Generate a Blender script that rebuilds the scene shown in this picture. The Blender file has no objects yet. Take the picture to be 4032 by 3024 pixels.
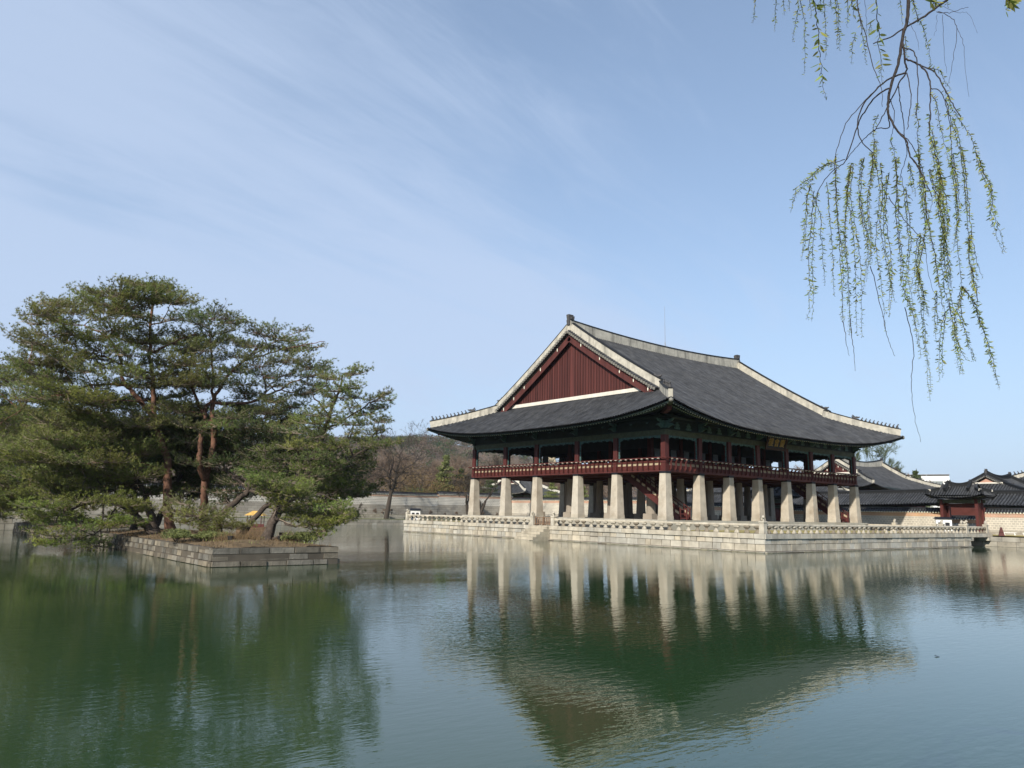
import bpy, math, random
import numpy as np
from mathutils import Vector, Matrix

# ------------------------------------------------------------------ camera, sky, sun, exposure
sc = bpy.context.scene
COL = sc.collection
CAM = np.array([-55.304, -45.595, 2.682])
YAW, PITCH, ROLL, FPX = 0.68518, 0.16406, 0.02039, 3054.3   # focal length in pixels of the 4032 px wide frame

def cam_axes():
    d = np.array([math.sin(YAW)*math.cos(PITCH), math.cos(YAW)*math.cos(PITCH), math.sin(PITCH)])
    r = np.array([math.cos(YAW), -math.sin(YAW), 0.0])
    u = np.cross(r, d)
    c, s = math.cos(ROLL), math.sin(ROLL)
    return np.array([c*r+s*u, -s*r+c*u, d])
AX = cam_axes()
cd = bpy.data.cameras.new('camera')
cam = bpy.data.objects.new('camera', cd)
COL.objects.link(cam)
cd.sensor_width = 36.0
cd.lens = FPX/4032*36.0
cd.clip_start, cd.clip_end = 0.05, 5000
m = Matrix.Identity(4)
for i in range(3):
    m[i][0], m[i][1], m[i][2], m[i][3] = AX[0][i], AX[1][i], -AX[2][i], CAM[i]
cam.matrix_world = m
sc.camera = cam

SUN_AZ, SUN_EL = math.radians(247.0), math.radians(30.5)     # azimuth clockwise from +Y, where the sun stands
wd = bpy.data.worlds.new('World')
sc.world = wd
wd.use_nodes = True
nt = wd.node_tree
nt.nodes.clear()
N = nt.nodes.new
L = nt.links.new
out = N('ShaderNodeOutputWorld')
bg = N('ShaderNodeBackground')
bg.inputs['Strength'].default_value = 0.12
sky = N('ShaderNodeTexSky')
sky.sky_type = 'NISHITA'
sky.sun_disc = False
sky.sun_elevation = SUN_EL
sky.sun_rotation = SUN_AZ
sky.air_density = 1.0
sky.dust_density = 0.6
sky.ozone_density = 2.2
tc = N('ShaderNodeTexCoord')
sep = N('ShaderNodeSeparateXYZ')
L(tc.outputs['Generated'], sep.inputs[0])
def vm(op, a, b=None):
    n = N('ShaderNodeMath'); n.operation = op
    for k, x in enumerate((a, b)):
        if x is None: continue
        if isinstance(x, (int, float)): n.inputs[k].default_value = x
        else: L(x, n.inputs[k])
    return n.outputs[0]
den = vm('ADD', vm('MAXIMUM', sep.outputs[2], 0.0), 0.12)
px_, py_ = vm('DIVIDE', sep.outputs[0], den), vm('DIVIDE', sep.outputs[1], den)
ca, sa = math.sin(math.radians(80)), math.cos(math.radians(80))       # cirrus streets run along this azimuth
al = vm('ADD', vm('MULTIPLY', px_, ca), vm('MULTIPLY', py_, sa))
ac = vm('SUBTRACT', vm('MULTIPLY', px_, sa), vm('MULTIPLY', py_, ca))
def cloud(ka, kc, detail, rough, off):
    cb = N('ShaderNodeCombineXYZ')
    L(vm('MULTIPLY', al, ka), cb.inputs[0]); L(vm('MULTIPLY', ac, kc), cb.inputs[1]); cb.inputs[2].default_value = off
    nz = N('ShaderNodeTexNoise'); nz.inputs['Scale'].default_value = 1.0
    nz.inputs['Detail'].default_value = detail; nz.inputs['Roughness'].default_value = rough
    nz.inputs['Distortion'].default_value = 0.9
    L(cb.outputs[0], nz.inputs['Vector'])
    return nz.outputs[0]
c1 = cloud(0.26, 1.0, 8, 0.58, 4.3)
c2 = cloud(0.35, 0.5, 4, 0.5, 7.7)
c3 = cloud(1.3, 6.5, 8, 0.66, 3.1)
mixv = vm('ADD', vm('ADD', vm('MULTIPLY', c1, 0.55), vm('MULTIPLY', c2, 0.65)), vm('MULTIPLY', c3, 0.30))
# more cirrus in the northern half of the sky than over the east
side = vm('MULTIPLY', vm('SUBTRACT', sep.outputs[1], sep.outputs[0]), 0.16)
mr = N('ShaderNodeMapRange')
L(vm('ADD', mixv, side), mr.inputs[0])
mr.inputs['From Min'].default_value = 0.64; mr.inputs['From Max'].default_value = 0.92
mr.inputs['To Min'].default_value = 0.0; mr.inputs['To Max'].default_value = 0.70
mr.interpolation_type = 'SMOOTHSTEP'
cmix = N('ShaderNodeMix'); cmix.data_type = 'RGBA'
L(mr.outputs[0], cmix.inputs['Factor'])
# thin pale-blue veil low over the horizon
veil = vm('MULTIPLY', vm('POWER', 2.718, vm('MULTIPLY', vm('MAXIMUM', sep.outputs[2], 0.0), -3.4)), 0.78)
veil = vm('ADD', veil, 0.19)
vmix = N('ShaderNodeMix'); vmix.data_type = 'RGBA'
L(veil, vmix.inputs['Factor']); L(sky.outputs[0], vmix.inputs[6]); vmix.inputs[7].default_value = (3.15, 4.1, 5.55, 1)
L(vmix.outputs[2], cmix.inputs[6])
cmix.inputs[7].default_value = (3.45, 4.2, 5.55, 1)
L(cmix.outputs[2], bg.inputs['Color'])
L(bg.outputs[0], out.inputs['Surface'])

sd = bpy.data.lights.new('sun', 'SUN')
sd.energy = 4.0
sd.angle = math.radians(0.53)
sd.color = (1.0, 0.93, 0.82)
sun = bpy.data.objects.new('sun', sd)
COL.objects.link(sun)
sv = Vector((math.sin(SUN_AZ)*math.cos(SUN_EL), math.cos(SUN_AZ)*math.cos(SUN_EL), math.sin(SUN_EL)))
sun.rotation_euler = sv.to_track_quat('Z', 'Y').to_euler()

sc.view_settings.view_transform = 'Standard'
sc.view_settings.look = 'None'
sc.view_settings.exposure = 0.45
sc.view_settings.gamma = 1.0
sc.cycles.use_denoising = True
sc.cycles.max_bounces = 6
sc.cycles.transparent_max_bounces = 8
sc.cycles.caustics_reflective = False
sc.cycles.caustics_refractive = False

# ------------------------------------------------------------------ helpers
rnd = random.Random(7)
nrg = np.random.default_rng(11)

def ray(x, y):
    return AX.T @ np.array([(x-2016)/FPX, -(y-1512)/FPX, 1.0])
def at(x, y, D):
    """point seen at pixel (x, y) of the photograph at ground distance D from the tripod"""
    d = ray(x, y)
    return CAM + d*(D/math.hypot(d[0], d[1]))
def on_x(x, y, X):
    d = ray(x, y); return CAM + d*((X-CAM[0])/d[0])
def on_y(x, y, Y):
    d = ray(x, y); return CAM + d*((Y-CAM[1])/d[1])

class MB:
    def __init__(s): s.V = []; s.n = 0; s.F = {}; s.smooth = False
    def add(s, verts, faces, mat=0, col=(1, 1, 1)):
        b = s.n
        s.V.append(np.asarray(verts, float).reshape(-1, 3)); s.n += len(verts)
        for f in faces:
            s.F.setdefault(len(f), []).append(([[i+b for i in f]], [mat], [col]))
        return b
    def bulk(s, V, F, mat=0, col=None):
        V = np.asarray(V, float).reshape(-1, 3); F = np.asarray(F)
        b = s.n; s.V.append(V); s.n += len(V)
        if col is None: col = np.ones((len(F), 3))
        elif np.ndim(col) == 1: col = np.tile(np.asarray(col, float), (len(F), 1))
        s.F.setdefault(F.shape[1], []).append((F+b, np.full(len(F), mat), col))
    def box(s, c, sz, rz=0.0, mat=0, col=(1, 1, 1)):
        x, y, z = sz[0]/2, sz[1]/2, sz[2]/2
        s.hexa([(-x,-y,-z),(x,-y,-z),(x,y,-z),(-x,y,-z),(-x,-y,z),(x,-y,z),(x,y,z),(-x,y,z)], c, rz, mat, col)
    def hexa(s, p, c=(0,0,0), rz=0.0, mat=0, col=(1,1,1)):
        co, si = math.cos(rz), math.sin(rz)
        s.add([(c[0]+a*co-b*si, c[1]+a*si+b*co, c[2]+d) for a, b, d in p],
              [(0,3,2,1),(4,5,6,7),(0,1,5,4),(1,2,6,5),(2,3,7,6),(3,0,4,7)], mat, col)
    def taper(s, c, a, b, h, rz=0.0, mat=0, col=(1,1,1), b2=None, a2=None):
        """square block from side a at the foot to side b on top"""
        a2 = a2 or a; b2 = b2 or b
        s.hexa([(-a/2,-a2/2,0),(a/2,-a2/2,0),(a/2,a2/2,0),(-a/2,a2/2,0),(-b/2,-b2/2,h),(b/2,-b2/2,h),(b/2,b2/2,h),(-b/2,b2/2,h)], c, rz, mat, col)
    def sweep(s, pts, sec, mat=0, col=(1,1,1), up=(0,0,1), caps=True, secs=None):
        """closed section [(side, up)...] carried along pts"""
        pts = np.asarray(pts, float); n = len(pts); k = len(sec if secs is None else secs[0]); V = []
        tran = up is None; pu = None          # without a fixed up vector the frame is carried along the path
        for i in range(n):
            t = pts[min(i+1, n-1)]-pts[max(i-1, 0)]; t = t/max(np.linalg.norm(t), 1e-9)
            if tran:
                if pu is None: pu = np.eye(3)[int(np.argmin(np.abs(t)))]
                pu = pu-t*pu.dot(t); l = np.linalg.norm(pu)
                pu = pu/l if l > 1e-6 else np.cross(t, [.3, .5, .8]); up = pu
            sd_ = np.cross(t, up); l = np.linalg.norm(sd_)
            sd_ = np.array([1.0, 0, 0]) if l < 1e-6 else sd_/l
            u2 = np.cross(sd_, t)
            q = secs[i] if secs is not None else sec
            V += [pts[i]+a*sd_+b*u2 for a, b in q]
        F = [(i*k+j, i*k+(j+1) % k, (i+1)*k+(j+1) % k, (i+1)*k+j) for i in range(n-1) for j in range(k)]
        F = [f[::-1] for f in F]
        if caps: F += [tuple(range(k)), tuple((n-1)*k+j for j in reversed(range(k)))]
        s.add(V, F, mat, col)
    def tube(s, pts, rad, n=6, mat=0, col=(1,1,1), caps=True):
        if np.isscalar(rad): rad = [rad]*len(pts)
        cs = [(math.cos(2*math.pi*j/n), math.sin(2*math.pi*j/n)) for j in range(n)]
        s.sweep(pts, cs, mat, col, None, caps, [[(a*r, b*r) for a, b in cs] for r in rad])
    def lathe(s, prof, n=10, c=(0,0,0), sx=1.0, sy=1.0, rz=0.0, mat=0, col=(1,1,1)):
        co, si = math.cos(rz), math.sin(rz); V = []
        for r, z in prof:
            for j in range(n):
                a = 2*math.pi*(j+.5)/n; x, y = r*math.cos(a)*sx, r*math.sin(a)*sy
                V.append((c[0]+x*co-y*si, c[1]+x*si+y*co, c[2]+z))
        k = len(prof)
        F = [(i*n+j, i*n+(j+1) % n, (i+1)*n+(j+1) % n, (i+1)*n+j) for i in range(k-1) for j in range(n)]
        F += [tuple(reversed(range(n))), tuple((k-1)*n+j for j in range(n))]
        s.add(V, F, mat, col)
    def ball(s, c, r, n=8, mat=0, col=(1,1,1)):
        if np.isscalar(r): r = (r, r, r)
        pr = [(math.sin(math.pi*i/6) if 0 < i < 6 else .02, -math.cos(math.pi*i/6)*r[2]) for i in range(7)]
        s.lathe(pr, n, c, r[0], r[1], 0, mat, col)

ROOT = {}
def make(name, mb, mats, parent=None, loc=None, smooth=False):
    """one mesh object; geometry is given in world coordinates"""
    V = np.concatenate(mb.V) if mb.V else np.zeros((0, 3))
    off = ROOT[parent.name] if parent is not None else np.asarray(loc if loc is not None else (0, 0, 0), float)
    V = V-off
    me = bpy.data.meshes.new(name)
    loops, starts, tots, mi, cl = [], [], [], [], []
    p = 0
    for k, blocks in mb.F.items():
        f = np.concatenate([np.asarray(b[0]).reshape(-1, k) for b in blocks])
        mi.append(np.concatenate([np.asarray(b[1]) for b in blocks]))
        cl.append(np.concatenate([np.asarray(b[2], float).reshape(-1, 3) for b in blocks]))
        loops.append(f.ravel()); starts.append(p+np.arange(len(f))*k); tots.append(np.full(len(f), k)); p += f.size
    loops = np.concatenate(loops).astype(np.int32); starts = np.concatenate(starts).astype(np.int32)
    tots = np.concatenate(tots).astype(np.int32); mi = np.concatenate(mi).astype(np.int32); cl = np.concatenate(cl)
    me.vertices.add(len(V)); me.vertices.foreach_set('co', V.astype(np.float32).ravel())
    me.loops.add(len(loops)); me.loops.foreach_set('vertex_index', loops)
    me.polygons.add(len(starts)); me.polygons.foreach_set('loop_start', starts); me.polygons.foreach_set('loop_total', tots)
    for mt in (mats if isinstance(mats, (list, tuple)) else [mats]): me.materials.append(mt)
    me.polygons.foreach_set('material_index', mi)
    me.update(calc_edges=True)
    at_ = me.attributes.new('Col', 'FLOAT_COLOR', 'FACE')
    at_.data.foreach_set('color', np.concatenate([cl, np.ones((len(cl), 1))], 1).astype(np.float32).ravel())
    me.polygons.foreach_set('use_smooth', np.full(len(starts), smooth))
    o = bpy.data.objects.new(name, me)
    COL.objects.link(o)
    if parent is not None: o.parent = parent
    else: o.location = off
    ROOT[o.name] = off
    return o
def tag(o, label, cat, group=None):
    o['label'] = label; o['category'] = cat
    if group: o['group'] = group
    return o
def thing(name, label, cat, loc, group=None):
    o = bpy.data.objects.new(name, None); COL.objects.link(o)
    o.location = loc; o.empty_display_size = .3; ROOT[o.name] = np.asarray(loc, float)
    return tag(o, label, cat, group)
def struct(o, kind='structure'):
    o['kind'] = kind; return o
def inst(src, parent=None, loc=None, rz=None, scale=None):
    c = src.copy(); COL.objects.link(c)
    if parent is not None: c.parent = parent
    if loc is not None: c.location = loc
    if rz is not None: c.rotation_euler = (0, 0, rz)
    if scale is not None: c.scale = scale
    ROOT[c.name] = ROOT[src.name]
    return c
def dup(root, loc, rz=0.0, label=None, scale=1.0):
    r = root.copy(); COL.objects.link(r); r.location = loc; r.rotation_euler = (0, 0, rz); r.scale = (scale,)*3
    if label: r['label'] = label
    for ch in list(root.children):
        c = ch.copy(); COL.objects.link(c); c.parent = r
        for g in list(ch.children):
            d = g.copy(); COL.objects.link(d); d.parent = c
    return r

# ------------------------------------------------------------------ materials
def mat(name, col, rough=.8, var=.25, scale=1.5, detail=5, bump=0.0, bscale=20, dark=None, dark_amt=.0, dscale=.6, streak=False, spec=.3, metal=0, trans=0, coords='Object', squash=None):
    """principled surface; colour = base * face colour, broken up by noise and (optionally) a second stain colour"""
    mt = bpy.data.materials.new(name); mt.use_nodes = True
    t = mt.node_tree; n = t.nodes; b = n['Principled BSDF']; k = t.links.new
    b.inputs['Roughness'].default_value = rough
    b.inputs['Specular IOR Level'].default_value = spec
    b.inputs['Metallic'].default_value = metal
    tcn = n.new('ShaderNodeTexCoord'); vec = tcn.outputs[coords]
    at_ = n.new('ShaderNodeAttribute'); at_.attribute_name = 'Col'
    nz = n.new('ShaderNodeTexNoise'); nz.inputs['Scale'].default_value = scale; nz.inputs['Detail'].default_value = detail
    if squash:
        mp = n.new('ShaderNodeMapping'); mp.inputs['Scale'].default_value = squash; k(vec, mp.inputs[0]); vec = mp.outputs[0]
    k(vec, nz.inputs['Vector'])
    r = n.new('ShaderNodeMapRange'); k(nz.outputs[0], r.inputs[0])
    r.inputs['From Min'].default_value = .3; r.inputs['From Max'].default_value = .7
    r.inputs['To Min'].default_value = 1-var; r.inputs['To Max'].default_value = 1+var
    mx = n.new('ShaderNodeMix'); mx.data_type = 'RGBA'; mx.blend_type = 'MULTIPLY'; mx.inputs['Factor'].default_value = 1
    mx.inputs[6].default_value = (*col, 1); k(at_.outputs['Color'], mx.inputs[7])
    m2 = n.new('ShaderNodeMix'); m2.data_type = 'RGBA'; m2.blend_type = 'MULTIPLY'; m2.inputs['Factor'].default_value = 1
    k(mx.outputs[2], m2.inputs[6]); k(r.outputs[0], m2.inputs[7])
    res = m2.outputs[2]
    if dark is not None:
        n2 = n.new('ShaderNodeTexNoise'); n2.inputs['Scale'].default_value = dscale; n2.inputs['Detail'].default_value = 8; n2.inputs['Roughness'].default_value = .65
        v2 = tcn.outputs[coords]
        if streak:
            mp = n.new('ShaderNodeMapping'); mp.inputs['Scale'].default_value = (1, 1, .12); k(v2, mp.inputs[0]); v2 = mp.outputs[0]
        k(v2, n2.inputs['Vector'])
        r2 = n.new('ShaderNodeMapRange'); k(n2.outputs[0], r2.inputs[0])
        r2.inputs['From Min'].default_value = .5; r2.inputs['From Max'].default_value = .72; r2.inputs['To Max'].default_value = dark_amt
        m3 = n.new('ShaderNodeMix'); m3.data_type = 'RGBA'; k(r2.outputs[0], m3.inputs['Factor']); k(res, m3.inputs[6]); m3.inputs[7].default_value = (*dark, 1)
        res = m3.outputs[2]
    k(res, b.inputs['Base Color'])
    if bump:
        n3 = n.new('ShaderNodeTexNoise'); n3.inputs['Scale'].default_value = bscale; n3.inputs['Detail'].default_value = 4; k(tcn.outputs[coords], n3.inputs['Vector'])
        bp = n.new('ShaderNodeBump'); bp.inputs['Strength'].default_value = bump; bp.inputs['Distance'].default_value = .05
        k(n3.outputs[0], bp.inputs['Height']); k(bp.outputs[0], b.inputs['Normal'])
    if trans:
        tr = n.new('ShaderNodeBsdfTranslucent'); k(res, tr.inputs['Color'])
        ms = n.new('ShaderNodeMixShader'); ms.inputs[0].default_value = trans
        k(b.outputs[0], ms.inputs[1]); k(tr.outputs[0], ms.inputs[2]); k(ms.outputs[0], n['Material Output'].inputs['Surface'])
    return mt
def brick_mat(name, c1, c2, mortar, bw, bh, msize=.02, axis='x', rough=.85, offset=.5, stain=.2):
    """coursed blocks or bricks with pointed joints, laid along the wall's own axis"""
    mt = bpy.data.materials.new(name); mt.use_nodes = True
    t = mt.node_tree; n = t.nodes; b = n['Principled BSDF']; k = t.links.new
    b.inputs['Roughness'].default_value = rough; b.inputs['Specular IOR Level'].default_value = .2
    tcn = n.new('ShaderNodeTexCoord'); sp = n.new('ShaderNodeSeparateXYZ'); k(tcn.outputs['Object'], sp.inputs[0])
    ad = n.new('ShaderNodeMath'); ad.operation = 'ADD'; k(sp.outputs[0], ad.inputs[0]); k(sp.outputs[1], ad.inputs[1])
    cb = n.new('ShaderNodeCombineXYZ'); k(ad.outputs[0], cb.inputs[0]); k(sp.outputs[2], cb.inputs[1])
    br = n.new('ShaderNodeTexBrick'); k(cb.outputs[0], br.inputs['Vector'])
    br.offset = offset; br.inputs['Scale'].default_value = 1; br.inputs['Brick Width'].default_value = bw; br.inputs['Row Height'].default_value = bh
    br.inputs['Mortar Size'].default_value = msize; br.inputs['Mortar Smooth'].default_value = .2
    br.inputs['Color1'].default_value = (*c1, 1); br.inputs['Color2'].default_value = (*c2, 1); br.inputs['Mortar'].default_value = (*mortar, 1)
    nz = n.new('ShaderNodeTexNoise'); nz.inputs['Scale'].default_value = .35; nz.inputs['Detail'].default_value = 8; k(tcn.outputs['Object'], nz.inputs['Vector'])
    r = n.new('ShaderNodeMapRange'); k(nz.outputs[0], r.inputs[0]); r.inputs['From Min'].default_value = .35; r.inputs['From Max'].default_value = .65
    r.inputs['To Min'].default_value = 1-stain; r.inputs['To Max'].default_value = 1+stain*.5
    m2 = n.new('ShaderNodeMix'); m2.data_type = 'RGBA'; m2.blend_type = 'MULTIPLY'; m2.inputs['Factor'].default_value = 1
    k(br.outputs['Color'], m2.inputs[6]); k(r.outputs[0], m2.inputs[7]); k(m2.outputs[2], b.inputs['Base Color'])
    bp = n.new('ShaderNodeBump'); bp.inputs['Strength'].default_value = .4; bp.inputs['Distance'].default_value = .03; bp.invert = True
    k(br.outputs['Fac'], bp.inputs['Height']); k(bp.outputs[0], b.inputs['Normal'])
    return mt

M = {}
M['granite'] = mat('granite', (.475, .435, .355), .85, .20, 1.6, 8, .35, 25, (.15, .13, .10), .75, .75, True)
M['granite_wet'] = mat('waterline_granite', (.20, .19, .14), .6, .3, 2.0, 7, .35, 25, (.06, .065, .035), .8, 1.2)
M['granite_joint'] = mat('granite_joint', (.10, .085, .065), .95, .2)
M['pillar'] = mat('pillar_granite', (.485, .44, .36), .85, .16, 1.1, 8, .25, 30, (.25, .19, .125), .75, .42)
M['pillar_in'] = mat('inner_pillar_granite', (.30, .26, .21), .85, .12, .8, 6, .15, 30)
M['island_stone'] = mat('island_stone', (.205, .182, .142), .9, .28, 2.2, 8, .6, 14, (.04, .035, .027), .9, 1.1, True)
M['bank_stone'] = mat('bank_stone', (.36, .33, .27), .9, .2, 1.0, 6, .3, 18, (.12, .11, .09), .6, .8)
M['plinth'] = mat('plinth_stone', (.40, .375, .31), .9, .15, .7, 6)
M['red'] = mat('red_timber', (.088, .0225, .019), .6, .22, 1.2, 5, .1, 12, squash=(1, 1, .3))
M['red_dark'] = mat('dark_red_timber', (.085, .022, .016), .7, .2, 1.0)
M['gable_red'] = mat('gable_planks', (.084, .0245, .0205), .75, .3, 1.6, 5, squash=(1, 1, .08))
M['beige'] = mat('beige_panel', (.42, .34, .22), .7, .1)
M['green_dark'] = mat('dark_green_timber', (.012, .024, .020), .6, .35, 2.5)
M['green_beam'] = mat('olive_green_beam', (.075, .088, .055), .65, .25, 3.0)
M['turquoise'] = mat('turquoise_carving', (.075, .145, .135), .6, .35, 5.0)
M['white_end'] = mat('pale_rafter_end', (.80, .80, .66), .7, .2)
M['black'] = mat('black_paint', (.012, .013, .017), .55, .2)
M['door'] = mat('pale_door_paper', (.20, .225, .225), .8, .1)
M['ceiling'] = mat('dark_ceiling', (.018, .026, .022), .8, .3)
M['tile'] = mat('roof_tile', (.047, .049, .053), .66, .38, 1.3, 8, .3, 14, (.085, .085, .08), .5, 1.1)
M['tile_base'] = mat('roof_tile_valley', (.013, .014, .015), .7, .25, 3.0)
M['tile_end'] = mat('eave_tile_end', (.23, .22, .19), .7, .3, 6.0)
M['plaster'] = mat('ridge_plaster', (.47, .44, .365), .85, .18, 2.2, 7, .2, 20, (.12, .115, .10), .85, 1.4, True)
M['plaster_white'] = mat('white_plaster', (.66, .62, .53), .85, .12, 1.5, 6)
M['ornament'] = mat('roof_ornament', (.075, .073, .072), .8, .3, 4.0, 5, .3, 12)
M['gold'] = mat('gold_lettering', (.42, .28, .065), .45, .1, metal=0)
M['steel'] = mat('rod_steel', (.35, .38, .42), .5, .1, metal=.5)
M['wood'] = mat('weathered_wood', (.21, .135, .085), .8, .2, 4.0)
M['plaque_frame'] = mat('plaque_frame', (.035, .014, .011), .6, .2)
M['white'] = mat('white_paint', (.78, .78, .75), .6, .05)
M['bark_red'] = mat('red_pine_bark', (.155, .080, .052), .9, .45, 2.5, 6, .8, 9, (.055, .042, .035), .85, 1.3)
M['bark_dark'] = mat('dark_pine_bark', (.075, .058, .046), .95, .4, 5, 6, .9, 9)
M['bark_grey'] = mat('grey_bark', (.12, .095, .072), .95, .3, 5)
M['twig'] = mat('pine_twig', (.30, .24, .18), .9, .3, 5)
M['needle'] = mat('pine_needles', (.185, .208, .070), .55, .3, .8, trans=.32)
M['needle_dark'] = mat('dark_pine_needles', (.078, .108, .038), .55, .3, .8, trans=.28)
M['straw'] = mat('dry_grass', (.15, .105, .058), .95, .35, 2.0, 6, .4, 10, (.10, .07, .035), .6, .9)
M['ground'] = mat('ground_soil', (.22, .19, .13), .95, .25, .3, 8, .3, 4, (.10, .13, .05), .8, .15)
M['sand'] = mat('sandy_ground', (.42, .35, .24), .95, .12, .5, 6)
M['grass'] = mat('young_grass', (.15, .17, .05), .9, .3, 1.5, 6)
M['grass_dry'] = mat('yellow_lawn', (.36, .30, .12), .9, .25, 1.5, 6, dark=(.18, .19, .06), dark_amt=.7, dscale=.5)
M['bare'] = mat('bare_branches', (.060, .048, .038), .95, .2, 2)
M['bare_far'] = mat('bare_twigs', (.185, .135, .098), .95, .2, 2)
M['bush'] = mat('yellow_bush', (.17, .118, .052), .8, .3, 1, trans=.2)
M['bush_green'] = mat('green_bush', (.10, .125, .04), .8, .3, 1, trans=.2)
M['hill'] = mat('hill_ground', (.14, .105, .075), .95, .25, .03, 6)
M['yellow'] = mat('yellow_canopy', (.58, .36, .10), .8, .2, 2)
M['willow_bark'] = mat('willow_bark', (.036, .030, .028), .85, .3, 30, 5, .3, 80)
M['willow_leaf'] = mat('willow_leaf', (.265, .325, .095), .5, .2, 6, trans=.45)
M['lamp_black'] = mat('black_metal', (.02, .02, .02), .5, .1)
M['wall_block'] = brick_mat('grey_wall_blocks', (.31, .29, .25), (.42, .395, .34), (.74, .71, .63), .48, .30, .05)
M['wall_block_warm'] = brick_mat('warm_wall_blocks', (.37, .34, .285), (.45, .415, .35), (.60, .555, .46), .42, .27, .04)
M['wall_base'] = brick_mat('wall_footing', (.40, .37, .31), (.32, .29, .24), (.20, .18, .15), 1.1, .42, .02)
M['wall_red'] = brick_mat('red_wall_bricks', (.46, .20, .11), (.40, .22, .15), (.62, .5, .40), .36, .095, .018)
M['wall_orange'] = brick_mat('orange_wall_bricks', (.50, .25, .08), (.44, .23, .14), (.60, .48, .36), .36, .095, .018)
M['pink_brick'] = brick_mat('pink_gable_bricks', (.46, .25, .18), (.42, .22, .16), (.5, .34, .26), .3, .09, .012)

# ------------------------------------------------------------------ water, ground, hill
def water_material():
    mt = bpy.data.materials.new('pond_water'); mt.use_nodes = True
    t = mt.node_tree; n = t.nodes; b = n['Principled BSDF']; k = t.links.new
    b.inputs['Base Color'].default_value = (.024, .054, .021, 1)
    b.inputs['Roughness'].default_value = .012
    b.inputs['IOR'].default_value = 1.54
    tcn = n.new('ShaderNodeTexCoord')
    def wave(sx, sy, rot, det, off):
        mp = n.new('ShaderNodeMapping'); mp.inputs['Scale'].default_value = (sx, sy, 1); mp.inputs['Rotation'].default_value = (0, 0, math.radians(rot)); mp.inputs['Location'].default_value = (off, off*.7, 0)
        k(tcn.outputs['Object'], mp.inputs[0])
        z = n.new('ShaderNodeTexNoise'); z.inputs['Scale'].default_value = 1; z.inputs['Detail'].default_value = det; z.inputs['Roughness'].default_value = .5
        k(mp.outputs[0], z.inputs['Vector']); return z.outputs[0]
    def mth(op, a, c):
        q = n.new('ShaderNodeMath'); q.operation = op
        for i, x in enumerate((a, c)):
            if isinstance(x, (int, float)): q.inputs[i].default_value = x
            else: k(x, q.inputs[i])
        return q.outputs[0]
    # wavelets lie across the line of sight (wind from the south-west), with calmer lanes between them
    w1 = wave(2.1, 5.8, 38, 2, 3.0)
    w2 = wave(6.5, 16.0, 25, 2, 9.0)
    w3 = wave(.16, .42, 50, 2, 5.0)
    lane = wave(.035, .10, 40, 3, 1.0)
    mr = n.new('ShaderNodeMapRange'); k(lane, mr.inputs[0]); mr.inputs['From Min'].default_value = .38; mr.inputs['From Max'].default_value = .62
    mr.inputs['To Min'].default_value = .25; mr.inputs['To Max'].default_value = 1.25
    hsum = mth('ADD', mth('ADD', mth('MULTIPLY', w1, .0092), mth('MULTIPLY', w2, .0034)), mth('MULTIPLY', w3, .014))
    hh = mth('MULTIPLY', hsum, mr.outputs[0])
    bp = n.new('ShaderNodeBump'); bp.inputs['Strength'].default_value = 1; bp.inputs['Distance'].default_value = .54
    k(hh, bp.inputs['Height']); k(bp.outputs[0], b.inputs['Normal'])
    return mt
mb = MB(); mb.add([(-95,-60,0),(48,-60,0),(48,78,0),(-95,78,0)], [(0,1,2,3)])
struct(make('water', mb, water_material()))
# one sheet of ground with the pond cut out of it, reaching the horizon
GZ = 1.08
mb = MB(); BIG = 2000
for x0, y0, x1, y1 in ((-BIG,71.4,BIG,BIG), (-BIG,-BIG,BIG,-45.2), (42.7,-45.2,BIG,71.4), (-BIG,-45.2,-90,71.4), (-90,45,-26,71.4)):
    mb.add([(x0,y0,GZ),(x1,y0,GZ),(x1,y1,GZ),(x0,y1,GZ)], [(0,1,2,3)])
mb.add([(-95,-60,-1.2),(48,-60,-1.2),(48,78,-1.2),(-95,78,-1.2)], [(0,1,2,3)])
struct(make('ground', mb, M['ground']))

def masonry(mb, p0, p1, z0, courses, t=.6, lens=(.7, 1.3), gap=.02, proud=None, tone=.14, jm=1, hue=.03, rough=.012):
    """dressed blocks course by course; the outside is to the right of p0 -> p1"""
    p0 = np.array(p0, float); p1 = np.array(p1, float); u = p1-p0; Ln = np.linalg.norm(u); u /= Ln; nv = np.array([u[1], -u[0]])
    z = z0
    for ci, h in enumerate(courses):
        s = 0.0; pr = proud[ci] if proud else 0.0
        while s < Ln-1e-6:
            l = rnd.uniform(*lens)
            if Ln-s-l < lens[0]*.6: l = Ln-s
            o = pr+rnd.uniform(-rough, rough); g = gap/2
            a, b = p0+u*(s+g), p0+u*(s+l-g)
            c = rnd.uniform(1-tone, 1+tone*.6); hc = rnd.uniform(-hue, hue)
            e = .012
            q = [(*(a+nv*o), z+g), (*(b+nv*o), z+g), (*(b-nv*t), z+g), (*(a-nv*t), z+g), (*(a+nv*(o-e)+u*e), z+h-g), (*(b+nv*(o-e)-u*e), z+h-g), (*(b-nv*t), z+h-g), (*(a-nv*t), z+h-g)]
            mb.hexa(q, col=(c*(1+hc), c, c*(1-1.5*hc)))
            s += l
        # joint bed behind the faces
        a, b = p0-nv*.0, p1-nv*.0; w = pr-.03
        a, b = a+u*.06, b-u*.06
        q = [(*(a+nv*w), z), (*(b+nv*w), z), (*(b-nv*(t-.05)), z), (*(a-nv*(t-.05)), z)]
        q += [(x, y, z+h-.004) for x, y, _ in q]
        mb.hexa(q, mat=jm)
        z += h
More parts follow.
